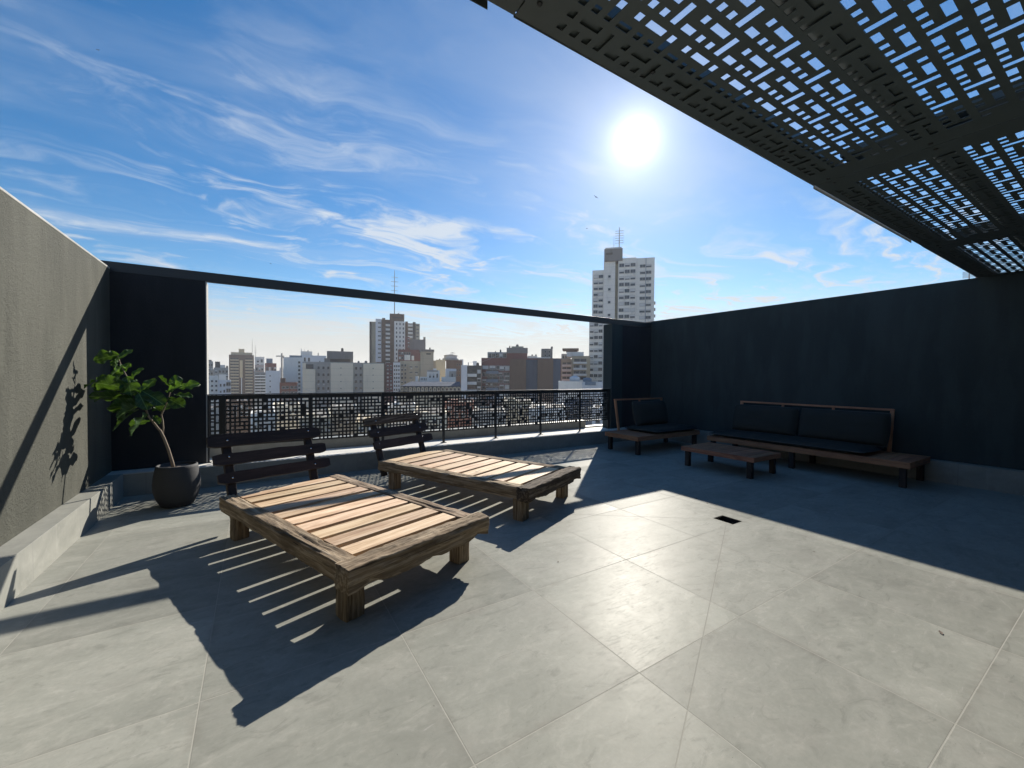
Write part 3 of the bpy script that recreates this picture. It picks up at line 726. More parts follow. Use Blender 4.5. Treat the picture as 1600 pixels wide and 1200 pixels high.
# ------------------------------------------------------------------ sofa, armchair, table
def cushion(name, sx, sy, sz, mw, parent, seed, puff=.5):
    n = 26; vs = []; idx = {}
    for side in (1, -1):
        for i in range(n+1):
            for j in range(n+1):
                u, v = i/n*2-1, j/n*2-1
                e = max(0, 1-abs(u)**5)*max(0, 1-abs(v)**5)
                h = sz/2*(.45*(e**.18 if e > 0 else 0)+.55*puff*(e**.9)+.55*(1-puff)*(e**.25 if e > 0 else 0))
                if e <= 0: h = 0
                pin = 1-.03*(1-abs(u))*abs(v)**3-.0
                x = u*sx/2*(1-.035*(1-v*v)*abs(u)**4*-1); y = v*sy/2
                w_ = .012*noise.noise(Vector((u*2.2+seed, v*2.2, side*3)))+.007*abs(noise.noise(Vector((u*6*sx+v*2, v*5+seed, side))))
                vs.append(mw @ Vector((x, y, side*(h+w_*e))))
    N_ = (n+1)**2
    fs = []
    for k in (0, 1):
        for i in range(n):
            for j in range(n):
                f = [k*N_+i*(n+1)+j, k*N_+(i+1)*(n+1)+j, k*N_+(i+1)*(n+1)+j+1, k*N_+i*(n+1)+j+1]; fs.append(f if k == 0 else f[::-1])
    b = MB(); b.add(vs, fs); o = b.build(name, M['fabric'], parent, True)
    rim = [(a_, -1) for a_ in [i/n*2-1 for i in range(n)]]+[(1, i/n*2-1) for i in range(n)]+[(1-i/n*2, 1) for i in range(n)]+[(-1, 1-i/n*2) for i in range(n+1)]
    q = MB(); q.tube([mw @ Vector((u*sx/2, v*sy/2, 0)) for u, v in rim], .0065, 6); q.build('piping', M['piping'], o, True)
    return o
def platform(r, L, D, zt, seed, nsl, nlegs=2, th=.085):
    """slatted platform: local x along its length (0..L), y its depth (0..D, 0 = front)"""
    rnd = random.Random(seed)
    b = MB(); b.box(0, L, 0, .028, zt-th, zt, 0, 0, rnd.random(), bev=.003); b.build('front_rail', M['teak'], r, False, None, True)
    b = MB(); b.box(0, L, D-.028, D, zt-th, zt, 0, 0, rnd.random(), bev=.003); b.build('back_rail', M['teak'], r, False, None, True)
    for x in (0, L-.028):
        b = MB(); b.box(x, x+.028, .029, D-.029, zt-th, zt, 0, 1, rnd.random(), bev=.003); b.build('end_rail', M['teak'], r, False, None, True)
    b = MB(); p = (L-.06)/nsl
    for i in range(nsl):
        b.box(.031+i*p, .031+(i+1)*p-.009, .030, D-.030, zt-.024, zt-.001-rnd.random()*.002, 0, 1, rnd.random(), bev=.002)
    b.build('slats', M['teak'], r, False, None, True)
    for i in range(nlegs):
        x = .05+(L-.17)*i/(nlegs-1)
        for y in (.035, D-.105):
            q = MB(); q.box(x, x+.07, y, y+.07, 0, zt-.026, 0, 2, rnd.random(), bev=.003); q.build('leg', M['boardwood'], r, False, None, True)
def back_frame(r, x0, x1, y, z0, z1, lean, nst):
    f = empty('back_frame', (0, 0, 0)); f.parent = r
    Lz = z1-z0; rot = Matrix.Rotation(-lean, 4, 'X')
    mw = Matrix.Translation((0, y, z0)) @ rot; Ls = Lz/cos(lean)
    for x in (x0, x1-.05):
        b = MB(); b.box(x, x+.05, 0, .03, -.05, Ls-.031, 0, 2, .8, mw, .003); b.build('upright', M['teak'], f, False, None, True)
    b = MB(); b.box(x0, x1, -.004, .034, Ls-.03, Ls, 0, 0, .9, mw, .003); b.build('top_rail', M['teak'], f, False, None, True)
    for i in range(nst):
        x = x0+(x1-x0)*(i+1)/(nst+1)
        b = MB(); b.box(x-.018, x+.018, .003, .025, -.03, Ls-.031, 0, 2, .5, mw, .002); b.build('strut', M['teak'], f, False, None, True)
    return mw

def sofa():
    # local x runs along the slate wall away from the viewer's right, y towards the wall
    r = empty('garden_sofa', (7.28, 4.58, 0), radians(-90), label='long wooden platform sofa with dark cushions along the slate wall', cat='sofa')
    # local x -> world -Y ; local y -> world +X
    platform(r, 2.85, .88, .352, 3, 26, 3)
    cushion('seat_cushion', 2.32, .80, .11, Matrix.Translation((1.20, .41, .353+.052)), r, 1, .15)
    mw = back_frame(r, .12, 2.44, .80, .30, 1.0, .17, 2)
    for k, (x, w_) in enumerate(((.66, 1.10), (1.84, 1.16))):
        m = Matrix.Translation((x+.03, .665, .45+.245)) @ Matrix.Rotation(radians(90-14), 4, 'X')
        cushion('back_cushion', w_, .50, .22, m, r, 5+k, .75)
sofa()
def armchair():
    r = empty('garden_lounge_chair', (5.98, 5.12, 0), 0, label='low wooden chair with dark cushions in the shaded corner by the pier', cat='lounge chair')
    platform(r, 1.90, .84, .352, 8, 18, 2)
    cushion('seat_cushion', 1.34, .78, .11, Matrix.Translation((1.19, .40, .353+.052)), r, 9, .15)
    back_frame(r, .34, 1.86, .79, .30, 1.0, .17, 1)
    m = Matrix.Translation((1.12, .64, .45+.25)) @ Matrix.Rotation(radians(90-14), 4, 'X')
    cushion('back_cushion', .98, .50, .22, m, r, 12, .75)
armchair()
def table():
    r = empty('coffee_table', (5.98, 4.22, 0), radians(-90), label='low slatted wooden table in front of the sofa', cat='table')
    platform(r, 1.17, .78, .318, 21, 11, 2, .07)
table()

# ------------------------------------------------------------------ the city beyond
GZ = -34.0
def wp(x, y, D): return Vector((0, 0, H))+RAYS(x, y)*D
FR = Vector((cos(YAW), -sin(YAW), 0)); FF = Vector((sin(YAW), cos(YAW), 0))
class Bld:
    """a building whose front is D metres ahead; its features are laid out in metres on that front"""
    def __init__(s, label, x0, x1, y, D, dep, col, turn=0, cat='building', roofm='roofing', name='apartment_building'):
        s.D = D; s.k = D/FPX; s.xc = (x0+x1)/2; s.ca = cos(math.atan((s.xc-800)/FPX))
        c = wp(s.xc, y, D); s.top = c.z; s.y0 = y; s.w = (x1-x0)*s.k
        s.r = empty(name, (c.x, c.y, GZ), -YAW-math.atan((s.xc-800)/FPX)+radians(turn), label=label, cat=cat)
        s.n = 0; s.h = s.top-GZ
        s.block('wall', x0, x1, y, None, 0, dep, col, roofm)
    def U(s, x): return (x-s.xc)*s.k*s.ca
    def Z(s, y): return s.h-(y-s.y0)*s.k
    def block(s, name, x0, x1, y0, y1, d0, d1, col, roofm=None, bev=0):
        zb = -0.0 if y1 is None else s.Z(y1)
        b = MB(); b.box(s.U(x0), s.U(x1), d0, d1, zb, s.Z(y0), bev=bev); ms = [M['f_'+col] if 'f_'+col in M else M[col]]
        if roofm: ms.append(M[roofm]); b.mi[1] = 1
        o = b.build(name, ms, s.r)
        if roofm and name == 'wall':      # parapet upstand round the roof
            z = s.Z(y0); t = .25; a, c = s.U(x0), s.U(x1); q = MB(); hp = .7
            for bx in ((a, c, d0-.003, d0+t), (a, c, d1-t, d1+.003), (a-.003, a+t, d0+t, d1-t), (c-t, c+.003, d0+t, d1-t)):
                q.box(*bx, z-.3, z+hp*.35)
            q.build('roof_parapet', M['f_'+col], s.r)
        return o
    def wins(s, x0, x1, y0, y1, nx, ny, fx=.6, fy=.5, style='mix', d=0, seed=0, fr='frame', down=0):
        """rows x columns of windows: sunk-looking panes in a proud frame, some with blinds"""
        rnd = random.Random(seed+int(x0*7+y0*3)); px = (x1-x0)/nx; py = (y1-y0)/ny
        for j in range(ny+down):
            for i in range(nx):
                if s.n >= 100: return
                u0, u1 = s.U(x0+px*(i+.5-fx/2)), s.U(x0+px*(i+.5+fx/2)); z1, z0 = s.Z(y0+py*(j+.5-fy/2)), s.Z(y0+py*(j+.5+fy/2))
                b = MB(); b.box(u0, u1, d-.05, d+.02, z0, z1, 0)
                t = min(.12, (u1-u0)*.12)
                for bx in ((u0-t, u0, z0, z1), (u1, u1+t, z0, z1), (u0-t, u1+t, z1, z1+t)): b.box(bx[0], bx[1], d-.16, d-.003, bx[2], bx[3], 1)
                b.box(u0-t, u1+t, d-.28, d-.003, z0-t*1.6, z0, 1)
                if style != 'dark' and rnd.random() < (.5 if style == 'mix' else .85):
                    zz = z1-(z1-z0)*rnd.choice((.3, .5, .75, .99)); b.box(u0, u1, d-.08, d-.052, zz, z1, 2)
                elif (u1-u0) > 1.2: b.box((u0+u1)/2-.04, (u0+u1)/2+.04, d-.09, d-.052, z0, z1, 1)
                b.build('window', [M['glass'], M[fr] if fr in M else M['f_'+fr], M['blind']], s.r); s.n += 1
                if rnd.random() < .13 and (u1-u0) > .7 and d > -1:
                    q = MB(); w0 = rnd.uniform(u0, u1-.6); q.box(w0, w0+.8, d-.55, d-.004, z0-1.0, z0-.42); q.build('air_conditioner', M['blind'], s.r)
    def balcs(s, x0, x1, y0, y1, ny, col, depth=1.3, hf=.4, d=0, glassband=True, down=0):
        py = (y1-y0)/ny; a, c = s.U(x0), s.U(x1)
        for j in range(ny+down):
            zt, zb = s.Z(y0+py*(j+.5)), s.Z(y0+py*(j+1)); hh = (zt-zb)*2
            b = MB(); b.box(a, c, d-depth, d-.003, zb-.12, zb+.02, 0)
            b.box(a, c, d-depth, d-depth+.12, zb+.021, zb+hh*hf, 0); b.box(a, a+.12, d-depth+.121, d-.003, zb+.021, zb+hh*hf, 0); b.box(c-.12, c, d-depth+.121, d-.003, zb+.021, zb+hh*hf, 0)
            if glassband:
                b.box(a+.3, c-.3, d-.03, d+.02, zb+.03, zb+hh*.82, 1)
                n = max(1, int((c-a)/2.2))
                for i in range(1, n): b.box(a+(c-a)*i/n-.06, a+(c-a)*i/n+.06, d-.1, d-.031, zb+.03, zb+hh*.82, 0)
            b.build('balcony', [M['f_'+col], M['glass']], s.r)
    def mast(s, x, y0, y1, r=.12, d=3, arms=0, name='antenna'):
        b = MB(); z0, z1 = s.Z(y1), s.Z(y0); u = s.U(x); b.tube([(u, d, z0-.3), (u, d, z1)], [r, r*.5], 6)
        for i in range(arms): zz = z0+(z1-z0)*(.35+.6*i/arms); b.tube([(u-r*7, d, zz), (u+r*7, d, zz)], r*.4, 5)
        b.build(name, M['f_grey'], s.r)
    def tank(s, x, y, rpx, hpx, d=3, col='concrete', name='water_tank'):
        b = MB(); R_ = rpx*s.k; z = s.Z(y); h = hpx*s.k
        vs = MB(); vs.lathe([(.01, h), (R_*.35, h), (R_*.9, h*.82), (R_, h*.7), (R_, h*.1), (R_*.8, 0), (.01, 0)], 14, 0, (0, 0))
        for q in vs.v: q += Vector((s.U(x), d, z-.02))
        vs.build(name, M['f_'+col], s.r, True)

# -- left group
b = Bld('small grey block at the far left edge of the skyline', 319, 333, 565, 260, 14, 'grey'); b.wins(320, 333, 567, 600, 3, 5); b.block('penthouse', 321, 331, 562, 566, 2, 8, 'concrete')
b = Bld('stepped grey block with a dark rooftop box left of the brown slab tower', 334, 357, 575, 250, 16, 'grey')
b.block('stair_tower', 336, 344, 565, 575, 2, 8, 'dark'); b.block('upper_storey', 344, 352, 570, 575, 1.5, 9, 'white'); b.wins(335, 357, 577, 605, 4, 4); b.tank(355, 575, 1.6, 4)
b = Bld('plain white block low at the far left of the skyline', 327, 341, 588, 165, 12, 'white'); b.wins(328, 341, 592, 628, 2, 5, .4, .35, 'dark')
b = Bld('white block with balcony windows at its right edge, low at the far left', 341, 361, 595, 160, 12, 'bluewhite'); b.wins(342, 353, 597, 635, 2, 4, .4, .4); b.wins(353, 361, 595, 635, 1, 4, .8, .5, 'dark'); b.block('rooftop_room', 342, 353, 585, 595, 2, 9, 'white')
b = Bld('brown slab tower with cream balcony bands and a bright stair strip', 358, 397, 555, 390, 22, 'brown')
b.block('roof_storey', 361, 394, 550.5, 555, 1, 20, 'tan'); b.block('roof_box', 373, 382, 545, 550.5, 2, 12, 'ochre')
b.balcs(360, 373, 559, 614, 12, 'tan'); b.balcs(383, 395, 559, 614, 12, 'tan'); b.block('stair_strip', 374.5, 379, 563, 590, -1.2, -.01, 'ochre'); b.block('lower_strip', 376.5, 378, 590, 616, -.8, -.01, 'white')
b.mast(394.5, 528, 555, .22); b.mast(399.5, 538, 556, .2, 4, 3)
b = Bld('pale rooftop block behind the balcony building right of the brown slab', 398, 413, 558, 330, 14, 'white'); b.wins(400, 412, 560, 575, 2, 2, .5, .6)
b = Bld('small balcony block right of the brown slab tower', 397, 415, 582, 280, 14, 'grey'); b.balcs(398, 415, 583, 619, 8, 'white'); b.block('stepped_top', 398, 412, 570, 582, 2, 12, 'pink'); b.wins(399, 412, 572, 581, 3, 1)
b = Bld('red brick block under a small rooftop water tank', 414, 432, 568, 300, 14, 'redbrown'); b.block('tank_house', 416, 426, 560, 568, 2, 8, 'bluegrey'); b.wins(415, 432, 571, 582, 4, 1)
b = Bld('blank pale blue wall block beside the red brick block', 415, 437, 580, 200, 14, 'bluewhite'); b.wins(420, 424, 583, 625, 1, 5, .4, .2, 'dark')
b = Bld('rusty low block with two rows of wide windows', 437, 465, 599, 150, 12, 'brick'); b.wins(440, 452, 601, 627, 2, 3, .7, .4, 'dark'); b.wins(453, 465, 601, 627, 2, 3, .7, .4, 'dark'); b.block('lift_room', 438, 446, 591, 599, 2, 7, 'brown')
b = Bld('tall blank white block with a column of small windows', 443, 475, 559, 220, 20, 'white'); b.wins(465, 470, 563, 618, 1, 9, .6, .45, 'dark'); b.block('roof_room', 452, 472, 555, 559, 2, 15, 'bluegrey'); b.block('side_strip', 470, 475, 566, 640, -.5, -.01, 'bluewhite')
b = Bld('white block with chimneys behind the cream building', 470, 510, 556, 260, 20, 'bluewhite'); b.block('machine_room', 470, 488, 549, 556, 2, 12, 'white'); b.wins(473, 486, 558, 566, 2, 1, .4, .7, 'dark'); b.block('chimney', 470.5, 471.7, 545, 549, 3, 5, 'white'); b.block('chimney', 475, 476, 546, 549, 3, 5, 'white'); b.block('chimney', 480.5, 482, 547, 549, 3, 5, 'dark'); b.block('chimney', 496.5, 498, 551, 556, 3, 5, 'grey')
# cream building
b = Bld('broad cream building with blank gable panels and stained grey strips between them', 475, 602, 567, 190, 24, 'grey')
b.block('gable_panel', 480, 494, 577.5, None, -1.6, -.01, 'cream'); b.block('gable_panel', 517, 552, 567.6, None, -1.6, -.01, 'cream'); b.block('gable_panel', 568, 601.5, 567.8, None, -1.6, -.01, 'cream')
b.block('gable_panel', 475.2, 480, 568.5, None, -1.0, -.01, 'cream'); b.block('loggia', 480.5, 491, 570, 577, -.12, -.01, 'glass')
b.wins(495, 517, 570, 612, 3, 4, .45, .4, 'dark', down=3); b.wins(553, 567.5, 570, 612, 2, 4, .5, .4, 'dark', down=3)
b.wins(531, 534.5, 570, 612, 1, 4, .35, .13, 'dark', -1.6, fr='f_cream'); b.wins(582, 585.5, 570, 612, 1, 4, .35, .13, 'dark', -1.6, fr='f_cream')
b.tank(561, 567, 1.6, 4); b.tank(573, 567, 2.2, 4.5); b.tank(500, 567, .8, 3)
b = Bld('dark stained concrete water tower block on the roof line behind the cream building', 507, 552, 561, 215, 9, 'concrete'); b.block('tank_body', 511, 552, 549, 561, -1.0, 7.5, 'concrete'); b.block('tank_base', 516, 547, 560.9, 568, -.4, 6, 'dark'); b.tank(535, 549, 1.9, 6, 3, 'dark')
# dark tall tower
b = Bld('tall dark tower block with a rooftop antenna left of centre', 589, 617, 500, 290, 24, 'brown')
b.block('left_wing', 578.5, 589, 503, None, 1.5, 22, 'khaki'); b.block('left_edge', 577.5, 580.5, 503.5, None, .9, 1.49, 'dark')
b.block('white_panel', 587, 596, 499, 566, -.8, -.01, 'bluewhite'); b.block('brown_rib', 597, 602, 497.5, None, -1.5, -.01, 'brown')
b.wins(590, 596, 502, 562, 1, 9, .7, .22, 'dark', -.8); b.balcs(602.5, 610.5, 503, 569, 10, 'white', 1.2, .45)
b.block('shaft', 609.5, 631.5, 500, None, -2.2, 12, 'brown'); b.block('white_shaft', 616, 633, 502, 565, -3.4, -2.21, 'white'); b.wins(617, 633, 503, 563, 3, 9, .3, .45, 'dark', -3.4)
b.block('machine_room', 609, 632, 490, 499.9, -1.5, 10, 'brown'); b.block('louvre', 614, 630, 495, 497, -1.6, -1.51, 'dark')
b.block('right_wing', 632, 657.5, 503, None, 2, 22, 'khaki'); b.block('brown_rib', 634, 638, 500.5, None, 1.0, 1.99, 'brown'); b.block('brown_rib', 646, 650.5, 501, None, 1.0, 1.99, 'dark')
b.balcs(638, 646, 502, 526, 4, 'white', 1.0, .5, 2); b.wins(650.5, 657, 503, 527, 1, 4, .6, .25, 'dark', 2)
b.block('lower_column', 603, 614, 567, None, -3.5, -1.51, 'redbrown'); b.wins(603.5, 613.5, 569, 616, 2, 8, .5, .4, 'light', -3.5)
b.mast(616.6, 420, 490, .35, 4, 6); b.tank(623, 490, 1.2, 2.4, 2, 'brown')
b = Bld('dark stepped block leaning against the right side of the tall dark tower', 640, 665, 531, 270, 16, 'concrete'); b.block('brown_flank', 633, 640, 527, None, -1, 14, 'redbrown'); b.wins(637, 640, 528, 545, 1, 3, .6, .5, 'light', -1); b.block('chimney', 661.5, 665, 526, 531, 1, 4, 'khaki')
b = Bld('dark red block with white rooftop rooms below the tall dark tower', 622, 660, 547, 240, 14, 'redbrown'); b.wins(623, 642, 549, 563, 5, 2, .6, .5); b.block('white_room', 632, 641, 555, 563, -1.5, -.01, 'white'); b.block('white_room', 643, 647, 556, 563, -1.5, -.01, 'white')
b = Bld('tall mottled khaki block with a stair tower', 625, 681, 565, 215, 18, 'khaki'); b.block('stair_tower', 657, 677.5, 547, None, -1.5, 12, 'khaki'); b.block('cap', 655.5, 678.5, 546, 549.5, -2, 12.5, 'concrete'); b.wins(626, 636, 568, 600, 2, 5, .5, .5); b.wins(638, 655, 569, 595, 2, 3, .5, .12, 'dark'); b.block('louvre', 666, 673, 552, 554, -1.6, -1.51, 'dark'); b.tank(672, 546, 1.1, 4, 2, 'dark'); b.block('rusty_edge', 677.6, 681.5, 563, None, -1, 10, 'tan')
b = Bld('narrow pale blue block of balconies', 614.5, 625.5, 567, 200, 12, 'bluewhite'); b.wins(615, 625, 569, 618, 3, 8, .5, .5, 'dark', down=2)
b = Bld('yellow ochre block with a blank gable', 681, 696, 563, 185, 10, 'ochre'); b.block('chimney', 686, 688, 560, 563, 2, 4, 'tan')
b = Bld('white rooftop house with a flat dark roof edge', 667, 687, 579.5, 165, 10, 'white'); b.block('roof_edge', 667.5, 684, 579, 580.2, -.4, 9, 'slate'); b.wins(669, 686, 582, 592, 3, 1, .35, .6); b.block('low_wing', 656, 667, 589, None, .5, 9, 'white'); b.wins(657, 667, 590, 595, 4, 1, .35, .7, 'dark', .5); b.block('chimney', 677, 682, 575.5, 579, 1, 3, 'white'); b.block('chimney', 649, 653.5, 588, 600, 1, 3, 'white')
b = Bld('round brown building topped by a glazed drum and a little disc', 697, 722, 563.5, 220, 16, 'brown')
q = MB(); R_ = 13*b.k
q.lathe([(R_*.05, 0), (R_, 0), (R_, 1.2), (R_*.98, 1.25), (R_*.98, 1.3)], 28); q.lathe([(R_*.8, 1.3), (R_*.8, 2.9)], 28, 1); q.lathe([(R_*.1, 3.6), (R_*.6, 3.3), (R_*.88, 2.9), (R_*.8, 2.85)], 28)
for v_ in q.v: v_ += Vector((b.U(704), 5, b.h))
q.build('glazed_drum', [M['f_grey'], M['blind']], b.r, True)
b.mast(707, 552, 558, .12, 5); q = MB(); q.lathe([(.02, .4), (1.3, .1), (1.3, 0), (.02, -.1)], 16)
for v_ in q.v: v_ += Vector((b.U(707), 5, b.Z(551)))
q.build('roof_disc', M['f_grey'], b.r, True); b.wins(713, 720, 566, 590, 2, 3, .4, .4, 'dark')
b = Bld('pale blue and grey rooftop rooms beside the ochre block', 696, 713, 577, 168, 8, 'bluewhite'); b.block('grey_room', 702, 713, 580, None, -1, 7, 'grey'); b.wins(705, 708, 583, 590, 1, 1, .6, .8, 'dark', -1); b.block('low_white_wall', 690, 712, 589, None, -2, -1.01, 'white')
# mansard
def mansard():
    D = 150; k = D/FPX
    b = Bld('old building with blue slate mansard roof and arched dormers', 622, 722, 611.5, D, 16, 'khaki', roofm=None, name='mansard_building')
    x0, x1 = b.U(624), b.U(721); z0, z1, z2 = b.Z(612), b.Z(603), b.Z(596.5)
    q = MB(); q.add([(x0, -.3, z0), (x1, -.3, z0), (x1, 1.0, z1), (x0+.8, 1.0, z1), (x0, 14, z0), (x1, 14, z0), (x1, 12.6, z1), (x0+.8, 12.6, z1)],
          [[0, 1, 2, 3], [4, 7, 6, 5], [0, 3, 7, 4], [1, 5, 6, 2]]); 
    q.add([(x0+.8, .9, z1), (x1, .9, z1), (x1, 5.5, z2), (x0+4, 5.5, z2), (x0+.8, 12.6, z1), (x1, 12.6, z1)], [[0, 1, 2, 3], [3, 2, 5, 4], [0, 3, 4], [1, 5, 2]])
    q.build('mansard_roof', M['f_slate'], b.r)
    q = MB(); q.box(x0-.2, x1, -.6, 1.0, z1-.18, z1+.02); q.build('cornice', M['f_slate'], b.r)
    n = 15
    for i in range(n):
        xc = x0+1.1+(x1-x0-2)*i/(n-1); s_ = .55 if i < n-4 else .85; zt = z1-.55; zb = z0+.15
        pts = [(-s_, zb), (-s_, zt-s_*.6)]+[(-s_*cos(pi*t/8), zt-s_*.6+s_*.85*sin(pi*t/8)) for t in range(1, 8)]+[(s_, zt-s_*.6), (s_, zb)]
        m_ = len(pts); q = MB()
        q.add([(xc+a, -.75, c) for a, c in pts]+[(xc+a, .9, c) for a, c in pts], [list(range(m_))]+[[j, j+m_, (j+1) % m_+m_, (j+1) % m_] for j in range(m_)])
        q.box(xc-s_*.45, xc+s_*.45, -.80, -.752, zb+.3, zt-s_*.35, 1); q.build('dormer', [M['f_khaki'], M['glass']], b.r)
    for x in (655, 684): 
        q = MB(); q.box(b.U(x)-.05, b.U(x)+.05, 1.0, 1.2, z1+.1, z1+.5); 
    return b
mansard()
b = Bld('narrow blank light grey block right of the mansard roof', 720.5, 730, 571.5, 150, 12, 'bluewhite'); b.block('chimney', 731, 732.5, 566, 572, 1, 2.5, 'grey')
b = Bld('dark block with white balcony panels left of the red brown block', 730, 752, 572, 160, 14, 'dark'); b.balcs(730.5, 745, 576, 613, 3, 'white', 1.4, .35, down=1); b.wins(745.5, 751.5, 574, 613, 1, 3, .8, .4, 'light', down=1); b.tank(746.5, 572, 2.2, 6, 3, 'dark')
b = Bld('small pale block on the horizon above the dark block', 739, 745, 564.5, 420, 12, 'bluewhite')
b = Bld('white rooftop box in the gap beside the round brown building', 718, 724, 562, 300, 9, 'bluewhite')
# red-brown building
b = Bld('red brown brick building with striped balconies and two blank brick gables', 752, 877, 560.5, 165, 22, 'redbrown')
b.block('brick_gable', 797, 822, 561.5, None, -2.0, -.01, 'brown'); b.block('brick_gable', 840, 864, 561, None, -1.6, -.01, 'brown'); b.block('slate_panel', 864.1, 875.5, 560.7, None, -.8, -.01, 'slate'); b.block('slate_panel', 822.1, 840, 562, None, -.15, -.01, 'slate')
b.wins(753, 797, 569, 612, 4, 4, .8, .45, 'mix', down=2); b.balcs(760, 779, 571, 610, 3, 'bluegrey', 1.3, .3, down=1); b.wins(780, 797, 568.5, 612, 2, 3, .75, .42, 'light', -.17, down=1)
b.block('roof_glazing', 761, 792, 550, 560.4, 2, 12, 'bluegrey'); b.wins(762, 791, 551, 560, 5, 1, .8, .7, 'mix', 2); b.block('brick_box', 791.5, 824, 552, 560.4, 0, 14, 'redbrown'); b.block('concrete_box', 791.5, 824.5, 543.5, 552, -.2, 14, 'concrete'); b.block('cap', 799, 818, 541, 543.5, 1, 12, 'khaki')
b.tank(808, 541, 2.2, 4.5, 5, 'concrete'); b.tank(796, 543.5, 1, 4, 3, 'brown'); b.tank(781, 550, 1.3, 5, 5, 'dark'); b.tank(773, 550, .8, 2.5, 5, 'dark')
b.block('white_upstand', 824, 860, 558, 560.4, .5, 1.2, 'white'); b.block('white_upstand', 825, 840, 555, 558, 4, 8, 'white'); b.tank(832, 555, 1.2, 2.4, 5, 'dark'); b.tank(838, 555, 1.2, 2.6, 5, 'dark')
b.block('tank_tower', 847.5, 865, 543, 560.4, 6, 11, 'concrete'); b.block('chimney', 862.5, 865.5, 539.5, 543, 6, 8, 'concrete'); b.wins(850, 863, 545, 557, 2, 2, .4, .5, 'dark', 6)
b = Bld('grimy balcony block between the brown gables and the stepped beige block', 875, 895, 562, 200, 15, 'khaki'); b.balcs(878, 893, 565, 595, 4, 'towerwhite', 1.4, .4); b.block('roof_room', 877, 892, 552.5, 562, 2, 10, 'grey'); b.wins(878, 891, 553.5, 561, 3, 1, .6, .6, 'dark', 2)
b = Bld('stepped beige block with deep terraces beside the white tower', 893, 922, 557, 185, 18, 'tan'); b.block('upper_terrace', 885, 912, 549.5, 557, 2, 14, 'towerwhite'); b.block('roof_slab', 878, 904, 543.5, 546.5, 2.5, 12, 'brown'); b.block('roof_room', 884, 902, 546.5, 549.5, 3.5, 11, 'brown')
b.balcs(896, 917, 559, 596, 4, 'towerwhite', 1.3, .3, down=1); b.wins(899, 916, 568, 588, 3, 2, .6, .5, 'mix', -.02)
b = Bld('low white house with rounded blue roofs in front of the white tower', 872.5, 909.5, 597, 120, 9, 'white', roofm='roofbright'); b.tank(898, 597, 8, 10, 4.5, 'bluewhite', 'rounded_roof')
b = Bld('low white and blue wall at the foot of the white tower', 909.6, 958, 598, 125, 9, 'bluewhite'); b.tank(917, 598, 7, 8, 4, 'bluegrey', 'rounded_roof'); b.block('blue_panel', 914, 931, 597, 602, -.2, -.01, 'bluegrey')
# white tower
b = Bld('tall pale grey tower with a rooftop box rising above the beam', 943.5, 961.5, 409, 200, 26, 'towerwhite', roofm=None)
b.block('left_wing', 925.5, 943.4, 420.5, None, 1.0, 22, 'towerwhite'); b.wins(927, 943, 426, 500, 2, 8, .8, .5, 'mix', 1.0); b.block('lower_bulge', 921.5, 943, 499, None, -.6, .99, 'towerwhite'); b.wins(922, 943, 502, 602, 3, 10, .8, .45, 'mix', -.6)
b.wins(950, 955, 422, 602, 1, 9, .7, .16, 'dark'); b.block('tank_box', 944, 972.5, 390, 409, -1.0, 12, 'concrete'); b.block('tank_cap', 945.5, 971, 387.5, 390, -.5, 11, 'towerwhite'); b.block('louvre', 947, 957, 396, 399, -1.1, -1.01, 'dark')
b.block('link', 961.6, 966, 411, None, 2.0, 18, 'khaki')
b.block('main_body', 966.1, 993.5, 405, None, -.4, 20, 'towerwhite'); b.wins(967, 993, 411, 500, 3, 9, .8, .5, 'mix', -.4)
b.mast(967.5, 350, 388, .3, 6, 6); b.mast(959, 363, 388, .12, 6); b.mast(984, 400, 405, .12, 6, 2)
b.block('right_wing', 993.6, 1021.5, 405.5, None, .6, 20, 'towerwhite'); b.wins(999, 1017, 413, 502, 2, 9, .85, .42, 'mix', .6); b.block('drain_pipe', 1008, 1008.8, 406, None, .35, .59, 'bluegrey'); b.balcs(1021.6, 1024, 466, 506, 4, 'grey', 1.0, .4, 3, False)
b = Bld('building corner peeking over the slate wall under the canopy', 1524, 1560, 428, 60, 10, 'brick', roofm=None)
b = Bld('thin rooftop block carrying a lattice mast beyond the slate wall', 1508, 1524, 436, 62, 6, 'grey', roofm=None); b.mast(1514, 418, 436, .1, 2, 6)
# more blocks filling the horizon behind
rnd = random.Random(77)
x = 300; i = 0
for (x, w_, y, D, c) in ((322, 26, 577, 420, 'grey'), (402, 20, 577, 460, 'white'), (452, 30, 575, 450, 'bluewhite'), (500, 40, 574, 480, 'grey'), (560, 30, 574, 450, 'tan'), (665, 30, 571, 400, 'tan'), (716, 26, 575, 380, 'grey'), (742, 18, 577, 430, 'bluewhite'), (868, 30, 570, 380, 'khaki'), (908, 22, 571, 360, 'grey')):
    nm = {0: 'pale', 1: 'hazy', 2: 'plain'}[i % 3]
    b = Bld('%s distant block glimpsed between the rooftops, near %s' % (nm, {322: 'the far left jamb', 402: 'the brown slab tower', 452: 'the blank white block', 500: 'the chimneys', 560: 'the water tanks', 665: 'the khaki stair tower', 716: 'the glazed drum', 742: 'the white balcony panels', 868: 'the concrete tank tower', 908: 'the stepped terraces'}[x]), x-w_/2, x+w_/2, y, D, 20, c)
    b.wins(x-w_/2+1, x+w_/2-1, y+2, y+20, 5, 3); i += 1
